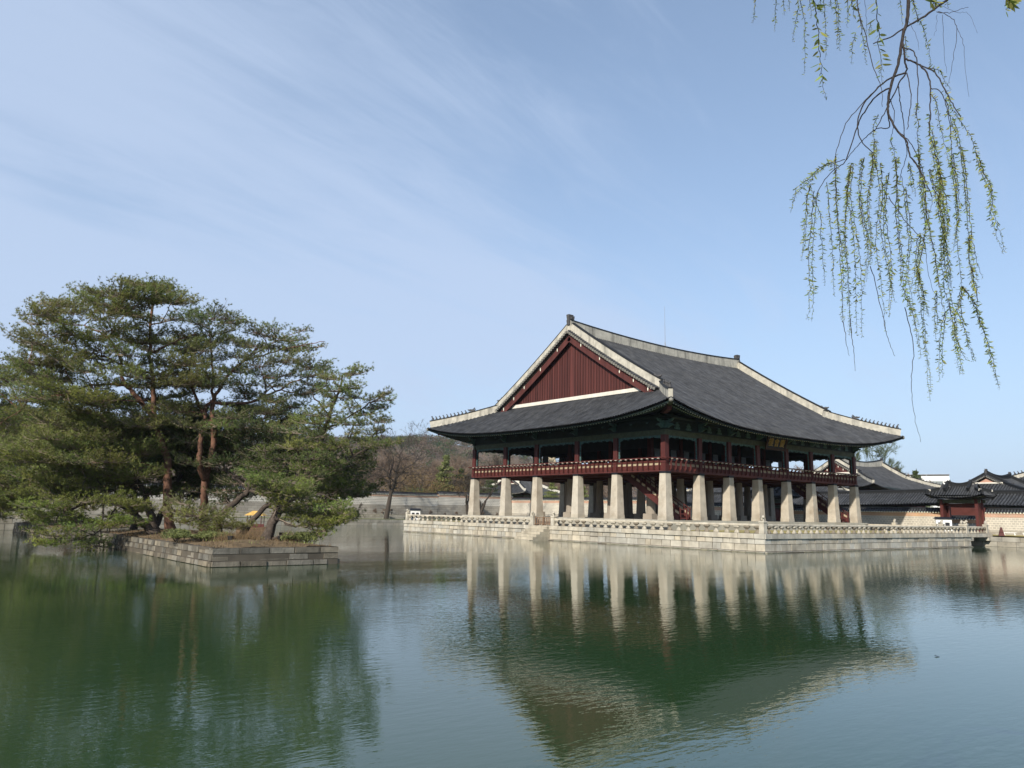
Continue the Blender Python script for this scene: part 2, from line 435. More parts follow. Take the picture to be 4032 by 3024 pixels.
# ---- pond banks
GR = [M['granite'], M['granite_joint']]
BK = [M['bank_stone'], M['granite_joint']]
mb = MB()
masonry(mb, (-90,45), (-26,45), -.9, [.9,.62,.5], .8, (.9,1.8), .025)
masonry(mb, (-26,45), (-26,71.4), -.9, [.9,.62,.5], .8, (.9,1.8), .025)
masonry(mb, (-26,71.4), (42.7,71.4), -.9, [.9,.55,.53], .8, (1.0,2.2), .03)
o = tag(make('bank_wall', mb, BK, loc=(8,71.4,0)), 'low grey stone bank wall along the far shore behind the island', 'wall')
mb = MB()
masonry(mb, (42.7,71.4), (42.7,-45.2), -.9, [.9,.55,.53], .8, (1.0,2.0), .03)
o = tag(make('bank_wall', mb, BK, loc=(42.7,-20,0)), 'pale stone bank wall along the right-hand shore below the palace wall', 'wall')
mb = MB()
masonry(mb, (42.7,-45.2), (-90,-45.2), -.9, [.9,.55,.53], .8, (1.5,3), .03)
masonry(mb, (-90,-45.2), (-90,45), -.9, [.9,.55,.53], .8, (1.5,3), .03)
o = tag(make('bank_wall', mb, BK, loc=(-60,-45.2,0)), 'stone bank wall along the near shore behind and beside the viewer', 'wall')
mb = MB()
masonry(mb, (-20,76.5), (30,76.5), GZ, [.36,.36], .7, (1.2,2.4), .03)
tag(make('terrace_wall', mb, BK, loc=(10,76.5,GZ)), 'low second stone step on the far shore behind the large bare tree', 'wall')
def sheet(name, x0, y0, x1, y1, z, m_, n=24, amp=.06, seed=1):
    rg = np.random.default_rng(seed); mbx = MB()
    xs, ys = np.linspace(x0, x1, n), np.linspace(y0, y1, n)
    X, Y = np.meshgrid(xs, ys); Z = z+rg.uniform(-amp, amp, X.shape)
    V = np.stack([X, Y, Z], -1).reshape(-1, 3)
    F = np.array([(j*n+i, j*n+i+1, (j+1)*n+i+1, (j+1)*n+i) for j in range(n-1) for i in range(n-1)])
    mbx.bulk(V, F)
    return struct(make(name, mbx, m_, loc=(0,0,0)))
sheet('bank_lawn', -25.5, 71.9, 42, 76.4, GZ+.03, M['grass'], 30, .025)
sheet('upper_bank', -20, 77, 52, 84.5, GZ+.74, M['ground'], 24, .05, 2)
sheet('shore_lawn', 43.4, -45, 50.5, 70, GZ+.10, M['grass_dry'], 30, .05, 3)

def blades(mb, P, h, w, lean=.5, col=(1,1,1), var=.3, rg=nrg):
    n = len(P); a = rg.uniform(0, 2*math.pi, n); b = rg.uniform(0, 2*math.pi, n)
    s = np.stack([np.cos(a), np.sin(a), 0*a], 1)*(w/2)
    H = h*rg.uniform(.5, 1.2, n)
    tip = P+np.stack([np.cos(b)*lean*H*rg.uniform(0, 1, n), np.sin(b)*lean*H*rg.uniform(0, 1, n), H], 1)
    V = np.stack([P-s, P+s, tip], 1).reshape(-1, 3)
    c = np.asarray(col)[None]*rg.uniform(1-var, 1+var, (n, 1))
    mb.bulk(V, np.arange(3*n).reshape(-1, 3), 0, c)
# ---- pine islands
IS1 = (-43.15, -9.85, -36.95, 12.6)
IS2 = (-44.4, 23.4, -37.0, 41.0)
def island(b, label, seed):
    x0, y0, x1, y1 = b
    mb = MB()
    cs = [.75, .26, .29, .29]
    kw = dict(t=.5, gap=.045, tone=.38, hue=.05, proud=[.03, .07, .02, 0], rough=.04)
    masonry(mb, (x0,y1), (x0,y0), -.75, cs, lens=(.42,.85), **kw)
    masonry(mb, (x0,y0), (x1,y0), -.75, cs, lens=(.75,1.45), **kw)
    masonry(mb, (x1,y0), (x1,y1), -.75, cs, lens=(.6,1.2), **kw)
    masonry(mb, (x1,y1), (x0,y1), -.75, cs, lens=(.6,1.2), **kw)
    tag(make('island_wall', mb, [M['island_stone'], M['granite_joint']], loc=(x0,y0,0)), label, 'wall')
    rg = np.random.default_rng(seed); n, k = 28, 60
    xs, ys = np.linspace(x0+.25, x1-.25, n), np.linspace(y0+.25, y1-.25, k)
    X, Y = np.meshgrid(xs, ys)
    ed = np.minimum(np.minimum(X-x0, x1-X), np.minimum(Y-y0, y1-Y))
    Z = .80+.26*np.clip(ed/1.8, 0, 1)+.05*np.sin(X*2.1+Y)*np.cos(Y*1.7)+rg.uniform(-.02, .02, X.shape)
    mb = MB(); mb.bulk(np.stack([X, Y, Z], -1).reshape(-1, 3), np.array([(j*n+i, j*n+i+1, (j+1)*n+i+1, (j+1)*n+i) for j in range(k-1) for i in range(n-1)]))
    struct(make('island_ground', mb, M['straw'], loc=(0,0,0)))
    mb = MB(); m_ = 9000
    P = np.stack([rg.uniform(x0+.15, x1-.15, m_), rg.uniform(y0+.15, y1-.15, m_), np.zeros(m_)], 1)
    keep = (np.sin(P[:,0]*1.9+1)*np.sin(P[:,1]*1.3)+rg.uniform(-1, 1, m_)) > .1
    P = P[keep]; e2 = np.minimum(np.minimum(P[:,0]-x0, x1-P[:,0]), np.minimum(P[:,1]-y0, y1-P[:,1]))
    P[:,2] = .80+.24*np.clip(e2/1.8, 0, 1)
    blades(mb, P, .15, .03, .8, (1, 1, 1), .45, rg)
    struct(make('dry_grass', mb, M['straw']), 'stuff')
island(IS1, 'weathered stone retaining wall around the nearer pine island', 3)
island(IS2, 'sunlit stone retaining wall of the farther island at the left edge', 4)

# ------------------------------------------------------------------ pavilion terrace with balustrades
PX0, PY0, PX1, PY1 = -2.19, -11.38, 36.77, 40.58
ZC = 1.46
t = thing('stone_terrace', 'pale granite terrace of coursed blocks rising from the water under the pavilion', 'terrace', (17,14,0))
mb = MB()
cs = [.9, .12, .53, .41]; pr = [.12, .14, .0, .0]
kw = dict(t=.8, gap=.035, tone=.20, proud=pr, hue=.045, rough=.02)
masonry(mb, (PX0,PY1), (PX0,PY0), -.9, cs, lens=(.55,1.35), **kw)
masonry(mb, (PX0,PY0), (PX1,PY0), -.9, cs, lens=(.7,1.5), **kw)
masonry(mb, (PX1,PY0), (PX1,PY1), -.9, cs, lens=(.7,1.5), **kw)
masonry(mb, (PX1,PY1), (PX0,PY1), -.9, cs, lens=(.7,1.5), **kw)
make('block_courses', mb, GR, t)
mb = MB(); kw2 = dict(t=.5, gap=.02, tone=.25, proud=[.20], hue=.05, rough=.03)
for a, b in (((PX0,PY1),(PX0,PY0)), ((PX0,PY0),(PX1,PY0)), ((PX1,PY0),(PX1,PY1))): masonry(mb, a, b, -.4, [.47], lens=(.7,1.6), **kw2)
make('waterline_course', mb, [M['granite_wet'], M['granite_joint']], t)
mb = MB()
kw = dict(t=1.0, gap=.02, tone=.10, proud=[.09])
for a, b in (((PX0,PY1),(PX0,PY0)), ((PX0,PY0),(PX1,PY0)), ((PX1,PY0),(PX1,PY1)), ((PX1,PY1),(PX0,PY1))):
    masonry(mb, a, b, 1.06, [.40], lens=(1.4,2.1), **kw)
make('coping', mb, GR, t)
mb = MB()
kw = dict(t=1.0, gap=.012, tone=.10, hue=.02)
X0, Y0, X1, Y1 = -1.0, -1.0, 35.27, 29.65
for a, b in (((X0,Y1),(X0,Y0)), ((X0,Y0),(X1,Y0)), ((X1,Y0),(X1,Y1)), ((X1,Y1),(X0,Y1))):
    masonry(mb, a, b, 1.40, [.58,.328], lens=(1.2,2.2), **kw)
mb.box(((X0+X1)/2, (Y0+Y1)/2, 1.84), (X1-X0-.4, Y1-Y0-.4, .9))
make('plinth', mb, [M['plinth'], M['granite_joint']], t)
sheet('terrace_lawn', PX0+.85, PY0+.85, PX1-.85, PY1-.85, 1.43, M['grass_dry'], 40, .02, 6)

def baluster_mesh():
    b = MB()
    b.lathe([(.235,0),(.245,.07),(.20,.13),(.125,.20),(.10,.26),(.115,.31),(.20,.37),(.285,.42),(.30,.48),(.27,.53),(.17,.56)], 8, (0,0,0), 1, .62)
    return b
def lion(b, c, rz):
    """squat guardian beast on a post"""
    co, si = math.cos(rz), math.sin(rz)
    f = lambda x, z: (c[0]+x*co, c[1]+x*si, c[2]+z)
    b.ball(f(-.05, .14), (.17,.14,.15)); b.ball(f(.04, .24), (.12,.11,.13)); b.ball(f(.14, .31), (.11,.11,.10))
    b.ball(f(.22, .28), (.07,.07,.05)); b.ball(f(-.18, .24), (.05,.06,.10))
    b.taper(f(.15, 0), .10, .09, .16, rz); b.taper(f(.1, .38), .16, .05, .06, rz)
BAL = None
def balustrade(label, p0, p1, nb, posts, nrail, face):
    """lotus balusters under a rounded rail; posts = [(fraction, with statue)]"""
    global BAL
    p0 = np.array(p0, float); p1 = np.array(p1, float); u = p1-p0; Ln = np.linalg.norm(u); u /= Ln; rz = math.atan2(u[1], u[0])
    T = thing('stone_balustrade', label, 'balustrade', (*(p0+p1)/2, ZC))
    mid = (p0+p1)/2
    for i in range(nrail):
        a, b = p0+u*(Ln*i/nrail+.008), p0+u*(Ln*(i+1)/nrail-.008)
        mbr = MB(); r = .115; dz = rnd.uniform(-.008, .008)
        sec = [(.13,.0),(.13,.09),(.07,.15),(-.07,.15),(-.13,.09),(-.13,0)]
        g = rnd.uniform(.92, 1.06)
        mbr.sweep([(*a, ZC+.575+dz), (*b, ZC+.575+dz)], sec, col=(g*1.08, g*1.06, g*1.02))
        make('rail', mbr, M['granite'], T)
    for i in range(nb):
        s = Ln*(i+.5)/nb+rnd.uniform(-.05, .05)
        q = p0+u*s-mid; k = rnd.choice([0, 0, 0, 0, 1, 2])
        if BAL is None:
            BAL = []
            for cc in ((1,.99,.97), (.82,.80,.76), (.50,.46,.42)):
                b = baluster_mesh()
                for d in b.F.values():
                    for e in d: e[2][:] = [cc for _ in e[2]]
                me = make('baluster', b, M['granite'], loc=(0,0,0))
                BAL.append(me.data); bpy.data.objects.remove(me)
        o = bpy.data.objects.new('baluster', BAL[k if rnd.random() > .12 else 2]); COL.objects.link(o); o.parent = T
        o.location = (*q, 0); o.rotation_euler = (0, 0, rz+rnd.uniform(-.06, .06)); o.scale = (rnd.uniform(.93, 1.05), 1, 1.04)
        ROOT[o.name] = ROOT[T.name]
    for fr, st in posts:
        c = p0+u*(Ln*fr); b = MB()
        b.taper((*c, ZC-.02), .46, .42, .80, rz); b.taper((*c, ZC+.78), .44, .50, .08, rz); b.taper((*c, ZC+.86), .50, .44, .10, rz)
        P = make('post', b, M['granite'], T)
        if st:
            b = MB(); lion(b, (c[0], c[1], ZC+.95), face); make('beast_statue', b, M['granite'], P)
IN = .35
wx, sy, ex = PX0+IN, PY0+IN, PX1-IN
balustrade('lotus balustrade on the terrace edge left of the water steps', (wx, PY1-IN), (wx, 15.9), 24, [(0, True), (1, True)], 8, math.pi)
balustrade('lotus balustrade on the terrace edge between the water steps and the near corner', (wx, 12.75), (wx, sy), 25, [(0, True), (1, True)], 8, math.pi*1.25)
balustrade('lotus balustrade running from the near corner along the right face of the terrace', (wx+.4, sy), (ex, sy), 43, [(1, True)], 13, -math.pi/2)
balustrade('stone balustrade on the far right side of the terrace behind the pillars', (ex, -7.9), (ex, 36), 44, [(0, True), (.1, True)], 14, 0)
# steps down to the water
mb = MB()
for i in range(6):
    h = .26; z1 = ZC-.10-h*i; x1 = PX0-.02; x0 = PX0-.40-.46*i
    y = 12.95; 
    while y < 15.75:
        l = min(rnd.uniform(.8, 1.5), 15.78-y); c = rnd.uniform(.80, 1.0)
        if 15.78-y-l < .4: l = 15.78-y
        mb.hexa([(x0,y+.01,z1-h+.006),(x1,y+.01,z1-h+.006),(x1,y+l-.01,z1-h+.006),(x0,y+l-.01,z1-h+.006),(x0,y+.01,z1),(x1,y+.01,z1),(x1,y+l-.01,z1),(x0,y+l-.01,z1)], col=(c,c*.98,c*.93))
        y += l
tag(make('stone_steps', mb, GR, loc=(PX0,14.3,0)), 'stone steps leading from the terrace down into the water', 'steps')
# slatted barrier closing the gap above the steps
T = thing('wooden_barrier', 'small brown slatted wooden barrier closing the gap above the water steps', 'barrier', (-1.7,14.35,ZC))
mb = MB()
for z in (.12, .78): mb.box((-1.7,14.35,ZC+z), (.06,2.5,.08))
for y in (13.1, 14.35, 15.6): mb.box((-1.78,y,ZC+.44), (.08,.08,.88)); mb.box((-1.72,y,ZC+.03), (.5,.08,.06))
make('frame', mb, M['wood'], T)
for i in range(9):
    mb = MB(); mb.box((-1.66,13.28+i*.27,ZC+.45), (.03,.13,.62)); make('slat', mb, M['wood'], T)
# lamp housings
def lamp_house(label, c, rz, w=1.15, h=.75):
    T = thing('lamp_housing', label, 'lamp box', c)
    mb = MB(); mb.box((c[0], c[1], c[2]+h/2), (w, w*.62, h), rz); make('body', mb, M['white'], T)
    mb = MB()
    co, si = math.cos(rz), math.sin(rz)
    p = [(-w*.6,-w*.42,h),(w*.6,-w*.42,h),(w*.6,w*.42,h),(-w*.6,w*.42,h),(-w*.5,-w*.06,h+.24),(w*.5,-w*.06,h+.24),(w*.5,w*.06,h+.24),(-w*.5,w*.06,h+.24)]
    mb.hexa(p, c, rz); make('roof', mb, M['black'], T)
    for s in (-1, 1):
        x, y = s*w*.22, -w*.315
        mb = MB(); mb.box((c[0]+x*co-y*si, c[1]+x*si+y*co, c[2]+h*.5), (w*.28, .03, h*.52), rz); make('window', mb, M['black'], T)
q = on_x(1630, 2030, -.3)
lamp_house('white lamp box with black roof behind the far left end of the balustrade', (q[0], q[1]-.3, 1.43), math.radians(-32), 1.25, 1.28)
lamp_house('white lamp box with black roof in front of the palace wall on the right', (45.2, -5.3, 1.25), math.radians(-62), 1.7, 1.7)
q = CAM+ray(3692, 2587)*(-CAM[2]/ray(3692, 2587)[2])
mb = MB(); mb.tube([(q[0]-.045,q[1],.008), (q[0],q[1]+.015,.012), (q[0]+.05,q[1]-.015,.008)], [.005,.008,.003], 5); mb.tube([(q[0],q[1]+.02,.018), (q[0]+.03,q[1]+.07,.016)], .006, 4)
tag(make('floating_twig', mb, M['black'], loc=(q[0], q[1], 0)), 'tiny dark twig floating alone on the calm water at lower right', 'twig')
# bridge from the terrace to the right-hand shore
T = thing('stone_bridge', 'short stone bridge joining the terrace to the right-hand shore', 'bridge', (40,-9.7,1.2))
mb = MB(); masonry(mb, (PX1+.1,-11.2), (43.4,-11.2), 1.02, [.42], 2.9, (1.0,1.6), .02, tone=.1); make('deck', mb, GR, T)
mb = MB()
mb.box((PX1+.55,-9.7,.82), (1.1,3.1,.36)); mb.box((42.5,-9.7,.82), (.9,3.1,.36))
make('corbel', mb, M['granite'], T)
balustrade('short balustrade on the near side of the stone bridge', (PX1+.1,-10.95), (42.2,-10.95), 6, [(1, True)], 2, 0)
balustrade('short balustrade on the far side of the stone bridge', (PX1+.1,-8.45), (42.2,-8.45), 6, [(0, True), (1, True)], 2, 0)
mb = MB()
mb.hexa([(-.35,-.3,0),(.35,-.3,0),(.35,.3,0),(-.35,.3,0),(-.28,-.06,.95),(.28,-.06,.95),(.28,.06,.95),(-.28,.06,.95)], (43.4,-12.1,1.2), .4)
mb.box((43.4,-12.1,1.62), (.75,.42,.07), .4)
tag(make('barrier_board', mb, M['red'], loc=(43.4,-12.1,1.2)), 'small dark red A-shaped board at the shore end of the bridge', 'barrier')

# ------------------------------------------------------------------ hip-and-gable tiled roof
class Roof:
    def __init__(s, cx, cy, rz, hx, hy, zs, zw, zc, zr, gx, dg, inset=.35, pitch=.33, r=.105, seg=14, lift=.3, ga=.85):
        s.__dict__.update(locals()); s.co, s.si = math.cos(rz), math.sin(rz)
        s.Hg = s.full(hx-dg, dg)
    def w(s, p):
        return (s.cx+p[0]*s.co-p[1]*s.si, s.cy+p[0]*s.si+p[1]*s.co, p[2])
    def S(s, x): return s.zs+(s.zc-s.zs)*min(1, abs(x)/s.hx)**3
    def W(s, y): return s.zw+(s.zc-s.zw)*min(1, abs(y)/s.hy)**3.2
    def ZR(s, x): return s.zr+s.lift*(x/s.gx)**2
    def G(s, t): return s.ga*t+(1-s.ga)*t*t
    def full(s, x, d): return s.S(x)+(s.ZR(x)-s.S(x))*s.G(d/s.hy)
    def H(s, d): t = d/s.dg; return s.zc+(s.Hg-s.zc)*(.8*t+.2*t*t)
    def ein(s, u): return s.inset*(1-u*u)
    def long_path(s, x, sy):
        d0 = s.ein(x/s.hx); n = s.seg; ax = abs(x)
        if ax <= s.hx-s.dg:
            return [(x, sy*(s.hy-d), s.full(x, d) if k else s.S(x)) for k, d in enumerate(np.linspace(d0, s.hy, n))]
        de = max(s.hx-ax, d0+.05); h = s.H(min(de, s.dg)); m = max(3, int(n*.4)); o = []
        for tt in np.linspace(0, 1, m):
            d = d0+(de-d0)*tt; o.append((x, sy*(s.hy-d), s.S(x)+(h-s.S(x))*s.G(tt)))
        return o
    def upper_path(s, x, sy):
        d0 = s.hx-abs(x); dz = s.H(d0)-s.full(x, d0)
        return [(x, sy*(s.hy-d), s.full(x, d)+dz*(1-(d-d0)/(s.hy-d0))) for d in np.linspace(d0, s.hy, s.seg)]
    def short_path(s, y, sx):
        d0 = s.ein(y/s.hy); ay = abs(y)
        de = s.dg if ay <= s.hy-s.dg else max(s.hy-ay, d0+.05)
        h = s.Hg if ay <= s.hy-s.dg else s.H(de); m = max(4, int(s.seg*.6))
        return [(sx*(s.hx-(d0+(de-d0)*tt)), y, s.W(y)+(h-s.W(y))*s.G(tt)) for tt in np.linspace(0, 1, m)]
    def column(s, mb, path, lat, caps=True):
        lat = np.array(lat, float); p = np.array([s.w(q) for q in path])
        lw = np.array([lat[0]*s.co-lat[1]*s.si, lat[0]*s.si+lat[1]*s.co, 0]); up = np.array([0, 0, 1.0]); r, h = s.r, s.pitch/2
        n = len(p); p = p+up*rnd.uniform(-.012, .012); c = rnd.uniform(.86, 1.14)
        V = np.concatenate([p-lw*h, p+lw*h]); F = [(i, n+i, n+i+1, i+1) for i in range(n-1)]
        mb.bulk(V, F, 1, (c, c, c))
        sec = [(-r, -.02), (-.72*r, .75*r), (0, 1.05*r), (.72*r, .75*r), (r, -.02)]
        V = np.concatenate([p+lw*a+up*b for a, b in sec]); F = [(k*n+i, (k+1)*n+i, (k+1)*n+i+1, k*n+i+1) for k in range(4) for i in range(n-1)]
        mb.bulk(V, F, 0, np.clip(np.tile(np.random.default_rng(rnd.randrange(10**6)).uniform(.8, 1.22, (n-1, 1)), (4, 3)), 0, 2)*c)
        if caps:
            o = p[0]-(p[1]-p[0])/np.linalg.norm(p[1]-p[0])*.03
            V = [o+lw*a*1.1+up*b*1.1 for a, b in sec]+[o+lw*a*1.0-up*.10 for a in (.72*r, -.72*r)]
            mb.add(V, [(0,1,2,3,4,5,6), (6,5,4,3,2,1,0)], 2)
            V = [o+lw*r, o+lw*(s.pitch-r), o+lw*(s.pitch-r*1.3)-up*.12, o+lw*r*1.3-up*.12]
            mb.add(V, [(0,1,2,3), (3,2,1,0)], 2)
    def slopes(s, parent, m_=('tile','tile_base','tile_end')):
        ms = [M[k] for k in m_]
        for nm, sy in (('front', -1), ('back', 1)):
            mb = MB(); n = int(round(2*s.hx/s.pitch)); p = 2*s.hx/n
            for i in range(n):
                x = -s.hx+(i+.5)*p
                s.column(mb, s.long_path(x, sy), (1, 0))
                if s.hx-s.dg < abs(x) < s.gx: s.column(mb, s.upper_path(x, sy), (1, 0), False)
            make('tiled_slope', mb, ms, parent)
        for sx in (-1, 1):
            mb = MB(); n = int(round(2*s.hy/s.pitch)); p = 2*s.hy/n
            for i in range(n):
                y = -s.hy+(i+.5)*p; s.column(mb, s.short_path(y, sx), (0, 1))
            make('tiled_skirt', mb, ms, parent)
    def verge(s, sy, n=16, xo=0.0, zo=0.0, yend=None):
        """points down the gable edge from the ridge"""
        ye = s.hy-s.dg if yend is None else yend; o = []
        for y in np.linspace(0, ye, n): o.append((xo, sy*y, s.full(s.hx-s.dg, s.hy-y)+zo))
        return o
    def ridge_wall(s, mb, path, h, w, m0=0, m1=1, cap=.1, hs=None):
        P = [s.w(q) for q in path]; n = len(P); hs = hs if hs is not None else [h]*n
        mb.sweep(P, None, m0, secs=[[(-w/2, -.15), (w/2, -.15), (w/2, k), (-w/2, k)] for k in hs])
        c = cap; w2 = w/2+.05
        mb.sweep(P, None, m1, secs=[[(-w2, k), (w2, k), (w2, k+c*.6), (w2*.45, k+c*1.5), (-w2*.45, k+c*1.5), (-w2, k+c*.6)] for k in hs])

def beast(mb, c, f, s=1.0):
    """seated roof figure; f = unit facing vector"""
    rz = math.atan2(f[1], f[0]); g = lambda a, z: (c[0]+f[0]*a*s, c[1]+f[1]*a*s, c[2]+z*s)
    mb.tube([g(-.12, -.02), g(-.06, .16), g(.0, .30), g(.06, .38)], [.10*s, .095*s, .07*s, .05*s], 6)
    mb.tube([g(.12, -.02), g(.09, .14), g(.03, .28)], [.035*s, .04*s, .05*s], 5)
    mb.ball(g(.09, .43), (.075*s, .065*s, .07*s), 6); mb.ball(g(.16, .40), .04*s, 5)
def dragon_head(mb, c, f, s=1.0):
    g = lambda a, z, b=0: (c[0]+f[0]*a*s-f[1]*b*s, c[1]+f[1]*a*s+f[0]*b*s, c[2]+z*s)
    rz = math.atan2(f[1], f[0])
    mb.taper(g(-.15, 0), .55*s, .50*s, .40*s, rz, a2=.34*s, b2=.3*s)
    mb.tube([g(-.1, .30), g(.15, .36), g(.42, .34), g(.58, .42)], [.16*s, .15*s, .11*s, .06*s], 6)
    mb.tube([g(.0, .12), g(.25, .10), g(.45, .08)], [.12*s, .10*s, .05*s], 6)
    for b in (-.1, .1): mb.tube([g(-.1, .42, b), g(-.28, .58, b), g(-.36, .72, b)], [.06*s, .045*s, .015*s], 5)
    mb.tube([g(-.3, .3), g(-.42, .48), g(-.36, .62)], [.1*s, .08*s, .02*s], 5)
def ridge_beast(mb, c, f, s=1.0):
    """tall block-like end tile that bites the ridge"""
    g = lambda a, z, b=0: (c[0]+f[0]*a*s-f[1]*b*s, c[1]+f[1]*a*s+f[0]*b*s, c[2]+z*s)
    rz = math.atan2(f[1], f[0])
    mb.taper(g(.05, 0), .62*s, .78*s, .55*s, rz, a2=.40*s, b2=.40*s)
    mb.taper(g(.0, .55), .72*s, .86*s, .50*s, rz, a2=.38*s, b2=.42*s)
    mb.taper(g(.1, 1.05), .62*s, .70*s, .12*s, rz, a2=.44*s, b2=.44*s)
    mb.tube([g(-.25, .1), g(-.55, .12), g(-.66, .3)], [.17*s, .14*s, .06*s], 6)
    mb.tube([g(-.3, .5), g(-.55, .6), g(-.5, .8)], [.1*s, .08*s, .03*s], 6)
    for b in (-.21, .21): mb.ball(g(.05, .78, b), (.14*s, .07*s, .14*s), 7)

def finish_roof(R, part, hr=(.8, .28), wr=.5, hd=.75, hc=.68, beasts=True, figures=True, plaster='plaster', verge_r=.13, boards=True, gable='gable_red', ornament_scale=1.0):
    """ridges, verge tiles, gables and ornaments of a hip-and-gable roof, as children of part"""
    mats = [M[plaster], M['tile_base']]
    k = 18; xs = np.linspace(-R.gx+.1, R.gx-.1, k)
    mb = MB(); R.ridge_wall(mb, [(x, 0, R.ZR(x)) for x in xs], 0, wr, hs=[hr[0]+hr[1]*(x/R.gx)**2 for x in xs], cap=.12)
    make('main_ridge', mb, mats, part)
    xb = R.hx-R.dg
    for sx in (-1, 1):
        if beasts:
            x = sx*(R.gx-.35); mb = MB(); c = R.w((x, 0, R.ZR(x)+hr[0]*.72)); f = (sx*R.co, sx*R.si)
            ridge_beast(mb, c, f, ornament_scale); make('ridge_beast', mb, M['ornament'], part)
        for sy in (-1, 1):
            ye = R.hy-R.dg+.25
            pth = R.verge(sy, 16, sx*(R.gx-wr/2-.16), .10, ye)
            mb = MB(); R.ridge_wall(mb, pth[::-1], hd, wr*.85, cap=.09)
            make('gable_ridge', mb, mats, part)
            ds = np.linspace(R.dg*1.02, R.dg*.055, 10)
            hp = [(sx*(R.hx-d), sy*(R.hy-d), R.H(d)+.03+.10*(1-d/R.dg)**3) for d in ds]
            mb = MB(); R.ridge_wall(mb, hp, hc, wr*.8, cap=.08, hs=[hc*(1-.12*(i/9)) for i in range(10)])
            make('corner_ridge', mb, mats, part)
            fd = np.array([sx, sy])/math.sqrt(2); f = (fd[0]*R.co-fd[1]*R.si, fd[0]*R.si+fd[1]*R.co)
            if beasts:
                y = R.hy-R.dg-.1; c = R.w((sx*(R.gx-wr/2-.12), sy*y, R.full(xb, R.hy-y)+hd*.95))
                mb = MB(); g = (-sy*R.si, sy*R.co); dragon_head(mb, c, g, ornament_scale); make('dragon_head', mb, M['ornament'], part)
                d = R.dg*.60; mb = MB(); dragon_head(mb, R.w((sx*(R.hx-d), sy*(R.hy-d), R.H(d)+hc*1.0)), f, .9*ornament_scale); make('dragon_head', mb, M['ornament'], part)
            if figures:
                nf = figures
                for i in range(nf):
                    d = R.dg*(.52-.44*i/max(1, nf-1)); mb = MB()
                    c = R.w((sx*(R.hx-d), sy*(R.hy-d), R.H(d)+.10*(1-d/R.dg)**3+hc*(.93)+.06))
                    beast(mb, c, f, ornament_scale*(1.15 if i == nf-1 else .95)); make('roof_figure', mb, M['ornament'], part)
            # short tiles along the gable edge
            if R.hy < 9: verge_r = min(verge_r, .10)
            mb = MB(); fine = R.verge(sy, 60, 0, 0, R.hy-R.dg+.1)
            P = np.array(fine); seg = np.r_[0, np.cumsum(np.linalg.norm(np.diff(P, axis=0), axis=1))]
            for q in np.arange(.2, seg[-1], verge_r*2.35):
                y, z = np.interp(q, seg, P[:,1]), np.interp(q, seg, P[:,2]); c = rnd.uniform(.8, 1.2)
                a, b = R.w((sx*(R.gx-.5), y, z+.10)), R.w((sx*(R.gx+.22), y, z-.14))
                mb.tube([a, b], verge_r, 7, 1, (c, c, c)); ab = (np.array(b)-np.array(a)); ab = ab/np.linalg.norm(ab)*.02; mb.tube([np.array(b)-ab*.3, np.array(b)+ab], verge_r*1.04, 7, 0)
            make('verge_tiles', mb, [M['tile_end'], M['tile']], part)
        # gable wall
        if boards:
            zb = R.Hg+.02
            Y = np.linspace(-(R.hy-R.dg), R.hy-R.dg, 61 if R.hy > 9 else 17)
            top = lambda y: max(zb+.02, R.full(xb, R.hy-abs(y))-(.32 if R.hy > 9 else .12))
            mb = MB(); x = sx*xb
            for a, b in zip(Y[:-1], Y[1:]):
                c = rnd.uniform(.82, 1.15)
                q = [(x-.06, a, zb), (x+.06, a, zb), (x+.06, b, zb), (x-.06, b, zb), (x-.06, a, top(a)), (x+.06, a, top(a)), (x+.06, b, top(b)), (x-.06, b, top(b))]
                mb.hexa([R.w(v) for v in q], col=(c, c, c))
                if R.hy > 9 and 0 < abs(b) < R.hy-R.dg-.2:
                    xo = x+sx*.085
                    q = [(xo-.025, b-.03, zb), (xo+.025, b-.03, zb), (xo+.025, b+.035, zb), (xo-.025, b+.035, zb), (xo-.025, b-.035, top(b)), (xo+.025, b-.035, top(b)), (xo+.025, b+.035, top(b)), (xo-.025, b+.035, top(b))]
                    mb.hexa([R.w(v) for v in q], col=(.55, .55, .55))
            make('gable_boards', mb, M[gable], part)
            mb = MB(); yy = R.hy-R.dg
            mb.sweep([R.w((sx*(xb+.16), -yy, zb-.06)), R.w((sx*(xb+.16), yy, zb-.06))], [(-.14, 0), (.14, 0), (.14, .38 if R.hy > 9 else .2), (-.14, .38 if R.hy > 9 else .2)])
            make('gable_sill', mb, M['plaster_white'], part)
            for sy in (-1, 1):
                q = R.verge(sy, 14, sx*(R.gx-.2), -.62 if R.hy > 9 else -.2, R.hy-R.dg-.15); bh = .52 if R.hy > 9 else .25
                mb = MB(); mb.sweep([R.w(v) for v in q], [(-.06, -bh), (.06, -bh), (.06, 0.08), (-.06, .08)])
                q2 = R.verge(sy, 14, sx*(R.gx-.2), -.42+.12, R.hy-R.dg-.15)
                make('bargeboard', mb, M['gable_red'], part)
                if R.hy > 9:
                    for fr in (.18, .42, .62, .82, .97):
                        mb = MB(); v = q[int(fr*13)]; mb.ball(R.w((v[0]+sx*.08, v[1], v[2]-.05)), (.035, .06, .20), 6)
                        make('bargeboard_ornament', mb, M['white_end'], part)

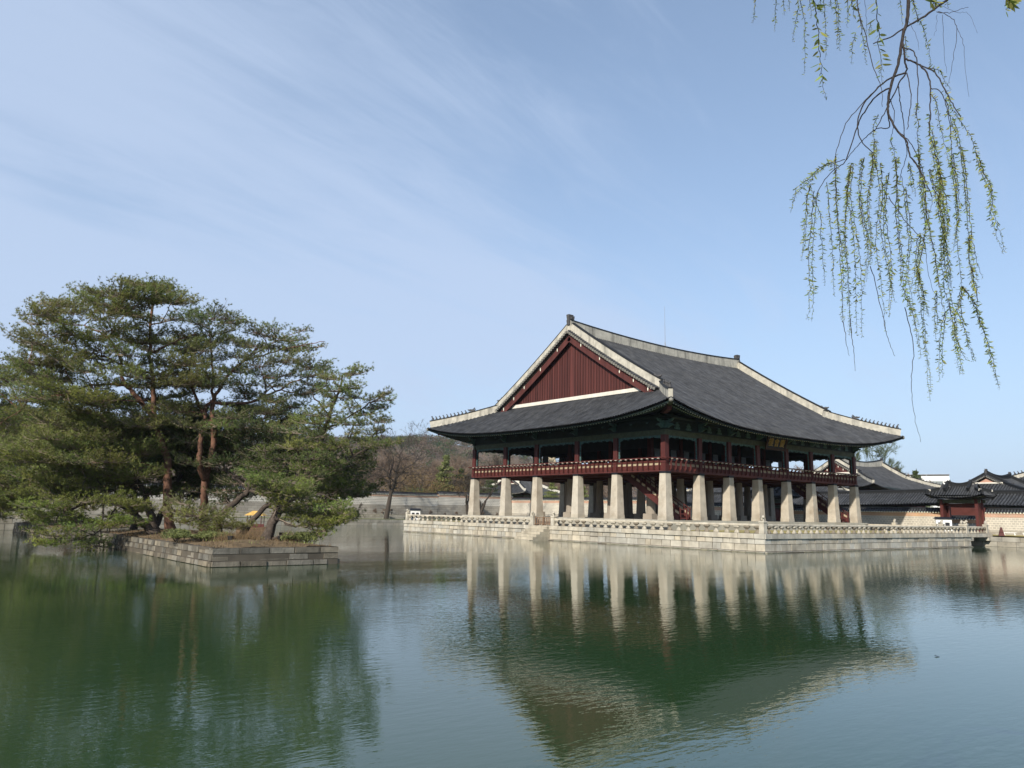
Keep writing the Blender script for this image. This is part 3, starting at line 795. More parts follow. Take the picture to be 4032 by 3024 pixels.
# ------------------------------------------------------------------ the pavilion
XS = [0, 4.90, 9.55, 14.47, 19.80, 24.72, 29.37, 34.27]
YS = [0, 5.87, 11.21, 17.44, 22.78, 28.65]
ZB, ZT = 2.308, 6.449
XE, YN = XS[-1], YS[-1]
PV = thing('pavilion', 'large two-storey timber pavilion with dark tiled roof raised on pale stone pillars', 'pavilion', (XE/2, YN/2, ZB))
def on_ring(i, j): return i in (0, 7) or j in (0, 5)
outer = None; inner = None
for i, x in enumerate(XS):
    for j, y in enumerate(YS):
        if on_ring(i, j):
            if outer is None or rnd.random() < .6:
                c = rnd.uniform(.92, 1.07); w = rnd.uniform(-.03, .03)
                mb = MB(); mb.taper((x,y,ZB-.02), 1.02, 1.0, .36, col=(c*.94,c*.93,c*.9)); mb.taper((x,y,ZB+.34), .96, .70, ZT-ZB-.34, col=(c, c*(1-abs(w)), c*(1-2*abs(w))))
                outer = make('stone_pillar', mb, M['pillar'], PV); outer['o'] = (x, y); po = (x, y)
                mb = MB(); mb.taper((x,y,ZT), .74, .76, .19); band = make('pillar_band', mb, M['black'], outer)
            else:
                o = inst(outer, PV, (x-po[0], y-po[1], 0)); inst(band, o, (0,0,0))
        else:
            if inner is None:
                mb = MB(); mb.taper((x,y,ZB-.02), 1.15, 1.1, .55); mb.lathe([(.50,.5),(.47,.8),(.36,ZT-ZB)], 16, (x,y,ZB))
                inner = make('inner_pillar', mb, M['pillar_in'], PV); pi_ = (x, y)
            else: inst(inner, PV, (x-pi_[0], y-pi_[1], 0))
for o in bpy.data.objects:
    if 'o' in o.keys(): del o['o']
# floor
mb = MB(); mb.box((XE/2, YN/2, 6.92), (XE+.2, YN+.2, .30))
for x in XS: mb.box((x, YN/2, 6.68), (.34, YN, .22))
for y in YS: mb.box((XE/2, y, 6.66), (XE, .30, .18))
for y in np.arange(1.2, YN, 1.2): mb.box((XE/2, y, 6.735), (XE, .12, .09))
make('upper_floor', mb, M['red_dark'], PV)
# upper posts
post = None
for i, x in enumerate(XS):
    for j, y in enumerate(YS):
        mb = MB()
        if on_ring(i, j): mb.box((x, y, 8.28), (.52, .52, 3.34)); make('post', mb, M['red'], PV)
        else: mb.box((x, y, 8.9), (.44, .44, 3.9)); make('inner_post', mb, M['red_dark'], PV)
# hanging door leaves around the inner rooms
door = None
def door_leaf(x, y, rz, z0=7.1, z1=9.35, w=.85):
    mb = MB(); mb.box((x, y, (z0+z1)/2), (w, .05, z1-z0), rz); D_ = make('door_leaf', mb, M['door'], PV)
for i in range(1, 6):
    for s in (.22, .78):
        xx = XS[i]+(XS[i+1]-XS[i])*s; door_leaf(xx, YS[1], 0)
        if i < 4: door_leaf(xx, YS[4], 0)
for j in range(1, 4):
    for s in (.25, .75):
        if j != 2: door_leaf(XS[2], YS[j]+(YS[j+1]-YS[j])*s, math.pi/2)
        if j == 2: door_leaf(XS[5], YS[j]+(YS[j+1]-YS[j])*s, math.pi/2)
mb = MB()
for y in (YS[1], YS[4]): mb.box(((XS[1]+XS[6])/2, y, 10.35), (XS[6]-XS[1], .12, 1.9))
for x in (XS[1], XS[6]): mb.box((x, (YS[1]+YS[4])/2, 10.35), (.12, YS[4]-YS[1], 1.9))
for x in (XS[2], XS[5]): mb.box((x, (YS[1]+YS[4])/2, 9.9), (.12, YS[4]-YS[1], 2.6))
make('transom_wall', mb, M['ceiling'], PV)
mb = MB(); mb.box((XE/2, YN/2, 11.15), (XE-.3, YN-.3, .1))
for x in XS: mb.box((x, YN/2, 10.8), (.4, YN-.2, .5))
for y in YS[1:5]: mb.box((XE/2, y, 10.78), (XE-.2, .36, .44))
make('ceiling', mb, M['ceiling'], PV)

# railing, lintels and carved frames bay by bay
SIDES = [('west', (0,YN), (0,0), [YN-v for v in YS][::-1], 9), ('south', (0,0), (XE,0), XS, 7), ('east', (XE,0), (XE,YN), YS, 0), ('north', (XE,YN), (0,YN), [XE-v for v in XS][::-1], 0)]
def fr(p0, u, nv):
    return lambda s, o, z: (p0[0]+u[0]*s+nv[0]*o, p0[1]+u[1]*s+nv[1]*o, z)
BR = None
def quadbox(mb, f, s0, s1, o0, o1, z0, z1, mat_=0, col=(1,1,1)):
    mb.hexa([f(s0,o0,z0), f(s1,o0,z0), f(s1,o1,z0), f(s0,o1,z0), f(s0,o0,z1), f(s1,o0,z1), f(s1,o1,z1), f(s0,o1,z1)], mat=mat_, col=col)
for nm, p0, p1, st, nbk in SIDES:
    p0 = np.array(p0, float); u = (np.array(p1)-p0); Ln = np.linalg.norm(u); u /= Ln; nv = np.array([u[1], -u[0]]); rz = math.atan2(u[1], u[0])
    f = fr(p0, u, nv)
    mb = MB()
    quadbox(mb, f, -.28, Ln+.28, .14, .30, 6.62, 7.17)
    quadbox(mb, f, -.30, Ln+.30, .20, .325, 6.80, 6.86); quadbox(mb, f, -.29, Ln+.29, .24, .318, 7.10, 7.19)
    quadbox(mb, f, -.26, Ln+.26, .16, .30, 7.43, 7.60)
    quadbox(mb, f, -.2, Ln+.2, .18, .22, 7.19, 7.43, 1)
    RL = make('railing', mb, [M['red'], M['beige']], PV)
    mb = MB(); a, b = f(-.60, .52, 7.84), f(Ln+.60, .52, 7.84)
    mb.tube([a, b], .062, 8); make('handrail', mb, M['red'], RL)
    nb_ = nbk or 8; k = 0
    for s0, s1 in zip(st[:-1], st[1:]):
        for i in range(nb_):
            s = s0+(s1-s0)*(i+.5)/nb_
            if BR is None:
                # curved chicken-leg bracket with a white lotus leaf under the rail
                prof = [(.0,.10),(.0,-.02),(.10,.0),(.20,.12),(.22,.35),(.17,.58),(.22,.78),(.36,.93),(.28,.98),(.10,.86),(.05,.62),(.08,.38),(.06,.22)]
                b_ = MB(); n_ = len(prof); V = [(x_, o_, z_) for x_ in (-.045, .045) for o_, z_ in prof]
                b_.add(V, [tuple(range(n_)), tuple(reversed(range(n_, 2*n_)))]+[(q, (q+1) % n_+0, (q+1) % n_+n_, q+n_)[::-1] for q in range(n_)])
                b_.lathe([(.03,.93),(.10,.97),(.13,1.01),(.08,1.03)], 7, (0,.22,0), 1.3, .8, mat=1)
                ob = make('railing_bracket', b_, [M['red'], M['white_end']], loc=(0,0,0)); BR = ob.data; bpy.data.objects.remove(ob)
            if nbk:
                o = bpy.data.objects.new('railing_bracket', BR); COL.objects.link(o); o.parent = RL; c = f(s, .30, 6.78)
                o.location = Vector(c)-Vector(ROOT[PV.name]); o.rotation_euler = (0, 0, math.atan2(nv[1], nv[0])-math.pi/2); ROOT[o.name] = ROOT[PV.name]
    # lintel zone
    mb = MB()
    quadbox(mb, f, -.25, Ln+.25, -.17, .17, 9.93, 10.42); make('lintel', mb, M['green_beam'], PV)
    mb = MB()
    quadbox(mb, f, -.35, Ln+.35, -.22, .22, 10.425, 10.55)
    quadbox(mb, f, -.1, Ln+.1, -.10, .08, 10.55, 11.30)
    quadbox(mb, f, -.5, Ln+.5, -.13, .13, 11.22, 11.48)
    mb.tube([f(-.9, 0, 11.68), f(Ln+.9, 0, 11.68)], .21, 10)
    make('purlin_wall', mb, M['green_dark'], PV)
    for s0, s1 in zip(st[:-1], st[1:]):
        a, b = s0+.26, s1-.26; mb = MB(); n_ = 34; W_ = b-a
        for i in range(n_):
            q0, q1 = i/n_, (i+1)/n_; q = (q0+q1)/2; e = min(q, 1-q)*W_
            h = .17+.05*math.sin(q*W_*7.0)+.26*math.exp(-e/.30)+.03*math.sin(q*W_*17)
            quadbox(mb, f, a+W_*q0, a+W_*q1, -.045, .045, 9.93-h, 9.93, col=(1, 1, 1) if i % 3 else (.75, .8, .95))
        for s_, sg in ((a, 1), (b, -1)):
            for i in range(16):
                z0 = 7.55+(9.7-7.55)*i/16; z1 = 7.55+(9.7-7.55)*(i+1)/16; q = (i+.5)/16
                w_ = .13+.035*math.sin(q*26)+.10*math.exp(-(1-q)/.12)+.06*math.exp(-q/.05)
                quadbox(mb, f, min(s_, s_+sg*w_), max(s_, s_+sg*w_), -.04, .04, z0, z1, col=(1, 1, 1) if i % 2 else (.7, .75, .8))
        make('carved_frame', mb, M['turquoise'], PV)
# eave brackets
pr1 = [(0,0),(.45,.0),(.80,.20),(1.15,.16),(.92,.36),(.62,.42),(.55,.50),(.85,.60),(1.10,.84),(.80,.80),(.45,.76),(0,.78)]
b_ = MB(); n_ = len(pr1); b_.add([(x_, o_, z_) for x_ in (-.085, .085) for o_, z_ in pr1], [tuple(range(n_)), tuple(reversed(range(n_, 2*n_)))]+[(q, (q+1) % n_, (q+1) % n_+n_, q+n_)[::-1] for q in range(n_)])
b_.box((0,.35,.86), (.5,.7,.12), mat=1)
ob = make('eave_bracket', b_, [M['turquoise'], M['green_dark']], loc=(0,0,0)); EB = ob.data; bpy.data.objects.remove(ob)
b_ = MB()
pr2 = [(-.36,0),(.36,0),(.40,.16),(.24,.24),(.34,.42),(.14,.50),(.12,.64),(-.12,.64),(-.14,.50),(-.34,.42),(-.24,.24),(-.40,.16)]
n_ = len(pr2); b_.add([(a_, o_, z_) for o_ in (.08, .16) for a_, z_ in pr2], [tuple(range(n_)), tuple(reversed(range(n_, 2*n_)))]+[(q, (q+1) % n_, (q+1) % n_+n_, q+n_)[::-1] for q in range(n_)])
ob = make('flower_panel', b_, [M['turquoise']], loc=(0,0,0)); FPN = ob.data; bpy.data.objects.remove(ob)
for nm, p0, p1, st, nbk in SIDES:
    p0 = np.array(p0, float); u = (np.array(p1)-p0); Ln = np.linalg.norm(u); u /= Ln; nv = np.array([u[1], -u[0]]); f = fr(p0, u, nv)
    for k, s in enumerate(st):
        for kind, ss in [('eave_bracket', [s])]+([('flower_panel', [s+(st[k+1]-s)*q for q in (.33, .67)])] if k < len(st)-1 else []):
            for v in ss:
                o = bpy.data.objects.new(kind, EB if kind == 'eave_bracket' else FPN); COL.objects.link(o); o.parent = PV
                o.location = Vector(f(v, .02, 10.55))-Vector(ROOT[PV.name]); o.rotation_euler = (0, 0, math.atan2(nv[1], nv[0])-math.pi/2); ROOT[o.name] = ROOT[PV.name]

# roof
OV = 4.28
RF = Roof(XE/2, YN/2, 0, XE/2+OV, YN/2+OV, 10.62, 11.08, 12.47, 22.08, XE/2-1.40, 6.45, pitch=.315, r=.098, seg=16)
mb = MB()
# rafter boards: the closed underside between eave and wall
def eave_pt(side, q):
    """(eave point, inner point, lift) for the fraction q along a side, local to the roof"""
    if side in ('S', 'N'):
        x = -RF.hx+2*RF.hx*q; sg = -1 if side == 'S' else 1
        e = np.array([x, sg*(RF.hy-RF.ein(x/RF.hx)), RF.S(x)]); lim = XE/2-1.3
        i = np.array([max(-lim, min(lim, x)), sg*(YN/2-.35), 12.12+.25*abs(x/RF.hx)**4])
        if abs(x) > XE/2-1.3: i[1] = sg*(YN/2-1.3)*1.0+sg*.95*max(0, 1-(abs(x)-XE/2+1.3)/(RF.hx-XE/2+1.3))
    else:
        y = -RF.hy+2*RF.hy*q; sg = -1 if side == 'W' else 1
        e = np.array([sg*(RF.hx-RF.ein(y/RF.hy)), y, RF.W(y)]); lim = YN/2-1.3
        i = np.array([sg*(XE/2-.35), max(-lim, min(lim, y)), 12.12+.25*abs(y/RF.hy)**4])
        if abs(y) > YN/2-1.3: i[0] = sg*(XE/2-1.3)+sg*.95*max(0, 1-(abs(y)-YN/2+1.3)/(RF.hy-YN/2+1.3))
    return e, i
rafters, flyers = [], []
for side, n in (('W', 104), ('S', 120), ('E', 104), ('N', 120)):
    prev = None
    for k in range(n+1):
        e, i = eave_pt(side, min(max(k/n, .004), .996)); d = (e-i); d /= np.linalg.norm(d)
        b0 = e-d*.10+np.array([0, 0, -.10]); b1 = i+np.array([0, 0, .22])
        cur = (RF.w(b0), RF.w(i+(e-i)*.66+np.array([0, 0, -.02])), RF.w(b1))
        if prev:
            V = list(prev)+list(cur); mb.add(V, [(0,1,4,3), (1,2,5,4), (3,4,1,0), (4,5,2,1)])
        prev = cur
        if 0 < k < n:
            ln = np.linalg.norm(e-i)
            ro = i+(e-i)*.70+np.array([0, 0, -.17])
            rafters.append((side, np.array(RF.w(i+np.array([0,0,.05]))), np.array(RF.w(ro))))
            flyers.append((side, np.array(RF.w(i+(e-i)*.58+np.array([0,0,.02]))), np.array(RF.w(e-d*.30+np.array([0, 0, -.30])))))
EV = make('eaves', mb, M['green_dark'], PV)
mb = MB()
for side in 'WSEN':
    pts = []
    for q in np.linspace(0, 1, 40):
        e, i = eave_pt(side, min(max(q, .004), .996)); d = (i-e)/np.linalg.norm(i-e); pts.append(RF.w(e+d*.20+np.array([0, 0, -.20])))
    mb.sweep(pts, [(-.05, -.07), (.05, -.07), (.05, .04), (-.05, .04)])
make('eave_board', mb, M['green_dark'], EV)
for sx in (-1, 1):
    for sy in (-1, 1):
        mb = MB(); a = RF.w((sx*(XE/2-1.5), sy*(YN/2-1.5), 12.2)); b = RF.w((sx*(RF.hx-1.0), sy*(RF.hy-1.0), 11.95)); c = RF.w((sx*(RF.hx-.12), sy*(RF.hy-.12), 12.32))
        mb.sweep([a, b], [(-.2, -.28), (.2, -.28), (.2, .22), (-.2, .22)])
        mb.sweep([(b[0]-(c[0]-b[0])*1.2, b[1]-(c[1]-b[1])*1.2, b[2]+.22), (b[0], b[1], b[2]+.20), c], [(-.17, -.16), (.17, -.16), (.17, .2), (-.17, .2)], 1)
        d = np.array(c); mb.ball(d, (.2, .2, .2), 8, 2)
        make('hip_rafter', mb, [M['red_dark'], M['green_beam'], M['tile_end']], EV)
def unit_bar(name, round_):
    b = MB()
    if round_: b.lathe([(.085,0),(.085,1.0)], 8); end = 8
    else: b.taper((0,0,0), .11, .10, 1.0)
    V = np.concatenate(b.V)
    for k, bl in b.F.items():
        for e in bl:
            for q, fc in enumerate(e[0]):
                if all(V[v][2] > .99 for v in fc): e[1][q] = 1
    o = make(name, b, [M['green_dark'], M['white_end']], loc=(0,0,0)); me = o.data; bpy.data.objects.remove(o); return me
for name, lst, rd in (('rafter', rafters, True), ('flying_rafter', flyers, False)):
    me = unit_bar(name, rd)
    lst.sort(key=lambda t: (t[0] in 'EN', np.linalg.norm(t[2]-CAM)))
    rest = MB()
    for k, (side, a, b) in enumerate(lst):
        d = b-a; ln = np.linalg.norm(d); qt = Vector(d).to_track_quat('Z', 'Y')
        if k < 98:
            o = bpy.data.objects.new(name, me); COL.objects.link(o); o.parent = EV; o.rotation_mode = 'QUATERNION'; o.rotation_quaternion = qt
            o.location = Vector(a)-Vector(ROOT[PV.name]); o.scale = (1, 1, ln); ROOT[o.name] = ROOT[PV.name]
        else:
            rt = np.array(qt.to_matrix()); n0 = rest.n
            for v_ in [me]:
                V = np.array([list(v.co) for v in v_.vertices])*np.array([1, 1, ln])@rt.T+a
                for p in v_.polygons: pass
                rest.add(V, [tuple(p.vertices) for p in v_.polygons if p.material_index == 0]); rest.add(V, [tuple(p.vertices) for p in v_.polygons if p.material_index == 1], 1)
    o = make(name, rest, [M['green_dark'], M['white_end']], EV); struct(o, 'stuff')
mb = MB(); k = 9
for a, b in (((-RF.hx+3.9, 0), (RF.hx-3.9, 0)),): pass
q = [(-RF.hx+4.6,-RF.hy+4.6,12.6),(RF.hx-4.6,-RF.hy+4.6,12.6),(RF.hx-4.6,RF.hy-4.6,12.6),(-RF.hx+4.6,RF.hy-4.6,12.6)]
mb.add([RF.w(v) for v in q], [(0,1,2,3), (3,2,1,0)])
RFO = make('roof', mb, M['ceiling'], PV)
RF.slopes(RFO)
finish_roof(RF, RFO, figures=10, verge_r=.15)
# lightning rod on the main ridge
mb = MB(); b = (17.68, YN/2, 23.0)
mb.tube([b, (b[0], b[1], b[2]+5.1)], [.035, .018], 6)
for a in range(3): mb.tube([(b[0]+.22*math.cos(a*2.1), b[1]+.22*math.sin(a*2.1), b[2]-.1), (b[0], b[1], b[2]+.75)], .02, 5)
make('lightning_rod', mb, M['steel'], RFO)
# staircases under the floor
def stair(x0, x1, yt, yb):
    mb = MB(); z0, z1 = ZB, 6.55
    for x in (x0, x1):
        mb.sweep([(x, yb, z0+.05), (x, yt, z1)], [(-.06, -.28), (.06, -.28), (.06, .22), (-.06, .22)], up=(0, 0, 1))
    n = 18
    for i in range(n):
        q = (i+.5)/n; mb.box(((x0+x1)/2, yb+(yt-yb)*q, z0+(z1-z0)*q), (x1-x0-.1, .36, .05)); mb.box(((x0+x1)/2, yb+(yt-yb)*(q+.4/n), z0+(z1-z0)*q+.1), (x1-x0-.1, .03, .18))
    S_ = make('staircase', mb, M['red'], PV)
    for x in (x0, x1):
        mb = MB()
        mb.tube([(x, yb-.1, z0+1.0), (x, yt, z1+.95)], .05, 8)
        mb.sweep([(x, yb, z0+.38), (x, yt, z1+.33)], [(-.03, -.05), (.03, -.05), (.03, .05), (-.03, .05)]); mb.sweep([(x, yb, z0+.72), (x, yt, z1+.67)], [(-.03, -.03), (.03, -.03), (.03, .03), (-.03, .03)])
        for i in range(11):
            q = i/10; mb.box((x, yb+(yt-yb)*q, z0+(z1-z0)*q+.58), (.06, .07, .85))
        for yy in ((0, -.75) if x == x0 else (0,)): mb.box((x, yb+yy, z0+.55), (.12, .12, 1.1))
        for zz in ((.15, .55, .95) if x == x0 else ()): mb.box((x, yb-.38, z0+zz), (.06, .7, .06))
        make('stair_rail', mb, M['red'], S_)
        for i in range(10):
            mb = MB(); q = (i+.5)/10; y = yb+(yt-yb)*q; z = z0+(z1-z0)*q
            mb.hexa([(x-.045,y-.2,z+.32), (x+.045,y-.2,z+.32), (x+.045,y+.2,z+.52), (x-.045,y+.2,z+.52), (x-.045,y-.2,z+.54), (x+.045,y-.2,z+.54), (x+.045,y+.2,z+.74), (x-.045,y+.2,z+.74)])
            make('rail_panel', mb, M['beige'], S_)
stair(2.75, 4.15, 7.3, .55)
stair(31.3, 32.8, 6.3, .1)
# name board
PC = (17.13, -.62, 10.42)
T = thing('name_plaque', 'dark name plaque with three gold characters hung under the right-hand eave', 'plaque', PC)
tl = math.radians(16)
def pl(x, z, o): return (PC[0]+x, PC[1]-.08-o*math.cos(tl)-z*math.sin(tl), PC[2]+z*math.cos(tl)-o*math.sin(tl))
mb = MB(); mb.hexa([pl(-1.65,-.62,0), pl(1.65,-.62,0), pl(1.65,-.62,-.1), pl(-1.65,-.62,-.1), pl(-1.65,.62,0), pl(1.65,.62,0), pl(1.65,.62,-.1), pl(-1.65,.62,-.1)])
make('board', mb, M['black'], T)
mb = MB()
for x0, z0, x1, z1 in ((-1.85,-.82,1.85,-.60), (-1.85,.60,1.85,.82), (-1.85,-.60,-1.63,.60), (1.63,-.60,1.85,.60)):
    mb.hexa([pl(x0,z0,.09), pl(x1,z0,.09), pl(x1,z0,-.02), pl(x0,z0,-.02), pl(x0,z1,.09), pl(x1,z1,.09), pl(x1,z1,-.02), pl(x0,z1,-.02)])
make('frame', mb, M['plaque_frame'], T)
for ch, x in (('\u6a13', -1.06), ('\u6703', 0), ('\u6176', 1.06)):
    cu = bpy.data.curves.new('character', 'FONT'); cu.body = ch; cu.size = .92; cu.align_x = 'CENTER'; cu.align_y = 'CENTER'; cu.extrude = .02
    tmp = bpy.data.objects.new('tmp', cu); COL.objects.link(tmp)
    bpy.context.view_layer.update()
    me = bpy.data.meshes.new_from_object(tmp.evaluated_get(bpy.context.evaluated_depsgraph_get())); bpy.data.objects.remove(tmp)
    V = np.array([list(v.co) for v in me.vertices]); cen = (V.max(0)+V.min(0))/2; V -= cen
    mb = MB(); mb.add([pl(x+v[0], v[1], .03+v[2]) for v in V], [tuple(p.vertices) for p in me.polygons])
    make('character', mb, M['gold'], T)

def smooth_path(P, k=4):
    P = [np.asarray(p, float) for p in P]; o = []
    Q = [2*P[0]-P[1]]+P+[2*P[-1]-P[-2]]
    for i in range(1, len(Q)-2):
        a, b, c, d = Q[i-1:i+3]
        for t in np.linspace(0, 1, k, endpoint=False):
            o.append(.5*((2*b)+(-a+c)*t+(2*a-5*b+4*c-d)*t*t+(-a+3*b-3*c+d)*t**3))
    o.append(P[-1]); return o
# ------------------------------------------------------------------ palace walls
def tiled_wall(label, p0, p1, z0, za, zb_, zc_, zt, brick, block='wall_block', group=None, name='palace_wall'):
    """footing z0..za, grey blocks za..zb_, brick band zb_..zc_, tiled coping up to zt"""
    p0 = np.array(p0, float); p1 = np.array(p1, float); u = p1-p0; Ln = np.linalg.norm(u); u /= Ln; nv = np.array([u[1], -u[0]])
    T = thing(name, label, 'wall', (*(p0+p1)/2, z0), group)
    f = lambda s, o, z: (p0[0]+u[0]*s+nv[0]*o, p0[1]+u[1]*s+nv[1]*o, z)
    for nm, a, b, o, m_ in (('footing', z0-.4, za, .06, M['wall_base']), ('block_wall', za, zb_, .0, M[block]), ('brick_band', zb_, zc_, .03, brick)):
        mb = MB(); quadbox(mb, f, 0, Ln, -.8-o, o, a, b); make(nm, mb, m_, T)
    mb = MB(); hgt = zt-zc_
    V = [f(0,.11,zc_), f(Ln,.11,zc_), f(Ln,-.4,zt-.22), f(0,-.4,zt-.22), f(0,-1.22,zc_), f(Ln,-1.22,zc_)]
    mb.add(V, [(0,1,2,3), (3,2,5,4), (0,3,4), (1,5,2), (0,4,5,1)], 1)
    n = int(Ln/.34)
    for i in range(n):
        s = (i+.5)*Ln/n; c = rnd.uniform(.8, 1.2)
        mb.tube([f(s,.15,zc_+.0), f(s,-.38,zt-.20)], .10, 5, 0, (c, c, c)); mb.tube([f(s,.16,zc_-.005), f(s,.18,zc_-.012)], .10, 5, 2)
        mb.tube([f(s,-1.3,zc_+.0), f(s,-.42,zt-.20)], .10, 4, 0, (c, c, c))
    mb.sweep([f(0,-.4,zt-.25), f(Ln,-.4,zt-.25)], [(-.14,0),(.14,0),(.14,.16),(.06,.25),(-.06,.25),(-.14,.16)], 1)
    make('tile_coping', mb, [M['tile'], M['tile_base'], M['white_end']], T)
    return T
WB = M['wall_red']; WO = M['wall_orange']
tiled_wall('long low grey block wall with dark tile coping on the far shore behind the island', (-75,84), (32.2,84), 1.7, 3.65, 5.2, 5.62, 6.2, WB)
tiled_wall('slightly taller stretch of grey block wall on the far shore left of the pavilion pillars', (32.3,84), (51.5,84), 1.7, 3.85, 5.45, 5.95, 6.6, WB)
tiled_wall('bright palace wall seen between the pillars on the left under the pavilion', (50.6,83.5), (50.6,46), 1.6, 2.5, 4.7, 5.25, 5.8, WB, block='wall_block_warm')
tiled_wall('palace wall stretch behind the middle pillars under the pavilion', (50.6,46), (50.6,23.2), 1.2, 1.9, 3.7, 4.3, 4.95, WB, block='wall_block_warm')
tiled_wall('palace wall with orange brick band behind the right-hand pillars, left of the gate', (50.6,17.8), (50.6,-3.6), 1.05, 1.76, 3.28, 3.80, 4.42, WO, block='wall_block_warm')
tiled_wall('palace wall with pink brick band to the right of the red gate', (50.6,-8.0), (50.6,-75), 1.05, 1.76, 3.28, 3.80, 4.42, M['wall_red'], block='wall_block_warm')
for x, y, l in ((49.6,-10.9,1.4), (49.0,-13.2,1.5)):
    mb = MB(); mb.box((x,y,GZ+.42), (.35,l,.07)); mb.box((x,y-.5*l+.15,GZ+.22), (.3,.1,.4)); mb.box((x,y+.5*l-.15,GZ+.22), (.3,.1,.4))
    tag(make('low_bench', mb, M['white'], loc=(x,y,GZ+.1)), 'small white bench against the foot of the wall right of the gate' if l < 1.45 else 'small white bench on the grass strip nearest the right edge', 'bench')

# ------------------------------------------------------------------ tiled buildings behind the walls
def hall(name, label, c, rz, hx, hy, z0, ze, zc, zr, gx, dg, figs=0, pitch=.42, gable='gable_red', plaster='plaster', wallm='red', orn=.8, hr=(.7,.25), hd=.55, seg=10, lift=.3):
    T = thing(name, label, 'building', (c[0], c[1], z0))
    R = Roof(c[0], c[1], rz, hx, hy, ze, ze+.1, zc, zr, gx, dg, inset=.25, pitch=pitch, r=pitch*.31, seg=seg, lift=lift)
    mb = MB(); k = .78
    q = [(-hx*k-.2,-hy*k,ze+.35), (hx*k+.2,-hy*k,ze+.35), (hx*k+.2,hy*k,ze+.35), (-hx*k-.2,hy*k,ze+.35)]
    E_ = [(-hx+.1,-hy+.1,zc-.25), (0,-hy+R.inset+.05,ze-.12), (hx-.1,-hy+.1,zc-.25), (hx-R.inset,0,ze), (hx-.1,hy-.1,zc-.25), (0,hy-R.inset-.05,ze-.12), (-hx+.1,hy-.1,zc-.25), (-hx+R.inset,0,ze)]
    V = [R.w(v) for v in q+E_]
    mb.add(V, [(0,1,2,3), (0,4,5,1), (1,5,6), (1,6,7,2), (2,7,8), (2,8,9,3), (3,9,10), (3,10,11,0), (0,11,4)])
    mb.add(V, [(3,2,1,0), (1,5,4,0), (6,5,1), (2,7,6,1), (8,7,2), (3,9,8,2), (10,9,3), (0,11,10,3), (4,11,0)])
    P = make('roof', mb, M['ceiling'], T)
    R.slopes(P)
    finish_roof(R, P, hr=hr, wr=.42, hd=hd, hc=hd*.9, beasts=orn > 0, figures=figs, verge_r=pitch*.36, gable=gable, ornament_scale=max(orn, .5), plaster=plaster)
    mb = MB()
    wx, wy = hx*.74, hy*.72
    mb.box((c[0], c[1], (z0+ze+.3)/2), (2*wx, 2*wy, ze+.3-z0), rz); make('wall', mb, M['plaster_white'] if wallm == 'plaster_white' else M['red_dark'], T)
    n = max(2, int(2*wx/3.2))
    for i in range(n+1):
        for s in (-1, 1):
            mb = MB(); p = R.w((-wx+2*wx*i/n, s*(wy+.08), z0)); mb.box((p[0], p[1], (z0+ze)/2), (.32, .32, ze-z0+.5), rz); make('post', mb, M['red'], T)
    mb = MB()
    for s in (-1, 1):
        a, b = R.w((-wx-.3, s*(wy+.1), ze-.25)), R.w((wx+.3, s*(wy+.1), ze-.25)); mb.sweep([a, b], [(-.2,-.22),(.2,-.22),(.2,.25),(-.2,.25)])
        a, b = R.w((s*(wx+.1), -wy-.3, ze-.25)), R.w((s*(wx+.1), wy+.3, ze-.25)); mb.sweep([a, b], [(-.2,-.22),(.2,-.22),(.2,.25),(-.2,.25)])
    make('lintel', mb, M['green_beam'], T)
    return T
hall('palace_hall', 'large grey-roofed hall with white ridges seen behind the right end of the pavilion', (84.7,24.4), 0, 13.8, 9.2, 1.5, 7.5, 8.5, 12.35, 9.0, 5.2, figs=7, pitch=.40, hr=(.75,.35), seg=12, lift=.55)
hall('palace_hall', 'small hall with pink brick gable right of the gate roof', (76.2,-1.2), 0, 9.2, 6.6, 1.5, 6.1, 6.9, 9.2, 5.0, 4.4, figs=0, gable='pink_brick', plaster='tile_base', hr=(.35,.25), hd=.3, orn=.6)
hall('palace_hall', 'hall at the right edge with a white corner ridge carrying small roof figures', (103,-8.6), 0, 13, 10.2, 1.5, 8.8, 9.7, 15.5, 8.5, 5.5, figs=7, orn=1.0)
hall('palace_hall', 'distant hall with white snow-like ridges seen between the left pillars under the pavilion', (69,103), math.radians(20), 9, 7, 2, 6.9, 7.6, 11.2, 5.6, 4.2, plaster='plaster_white', hr=(.6,.3), hd=.7, orn=.6)
hall('corridor_building', 'long tiled corridor behind the wall left of the red gate', (61,26.5), math.pi/2, 27.2, 3.4, 1.5, 4.72, 5.15, 6.55, 25.4, 1.9, plaster='tile_base', hr=(.22,.12), hd=.22, orn=0, pitch=.40, lift=.15)
hall('corridor_building', 'long tiled corridor behind the wall right of the red gate', (61,-38), math.pi/2, 34, 3.4, 1.5, 4.62, 4.9, 6.3, 32.4, 1.9, plaster='tile_base', hr=(.22,.12), hd=.22, orn=0, pitch=.40, lift=.15)
hall('corridor_building', 'upper tiled roof behind the corridor seen between the right pillars', (67.5,34), math.pi/2, 17, 4.2, 1.5, 6.0, 6.5, 8.2, 14.6, 2.6, plaster='plaster', hr=(.35,.15), hd=.35, orn=0, pitch=.42, lift=.2)

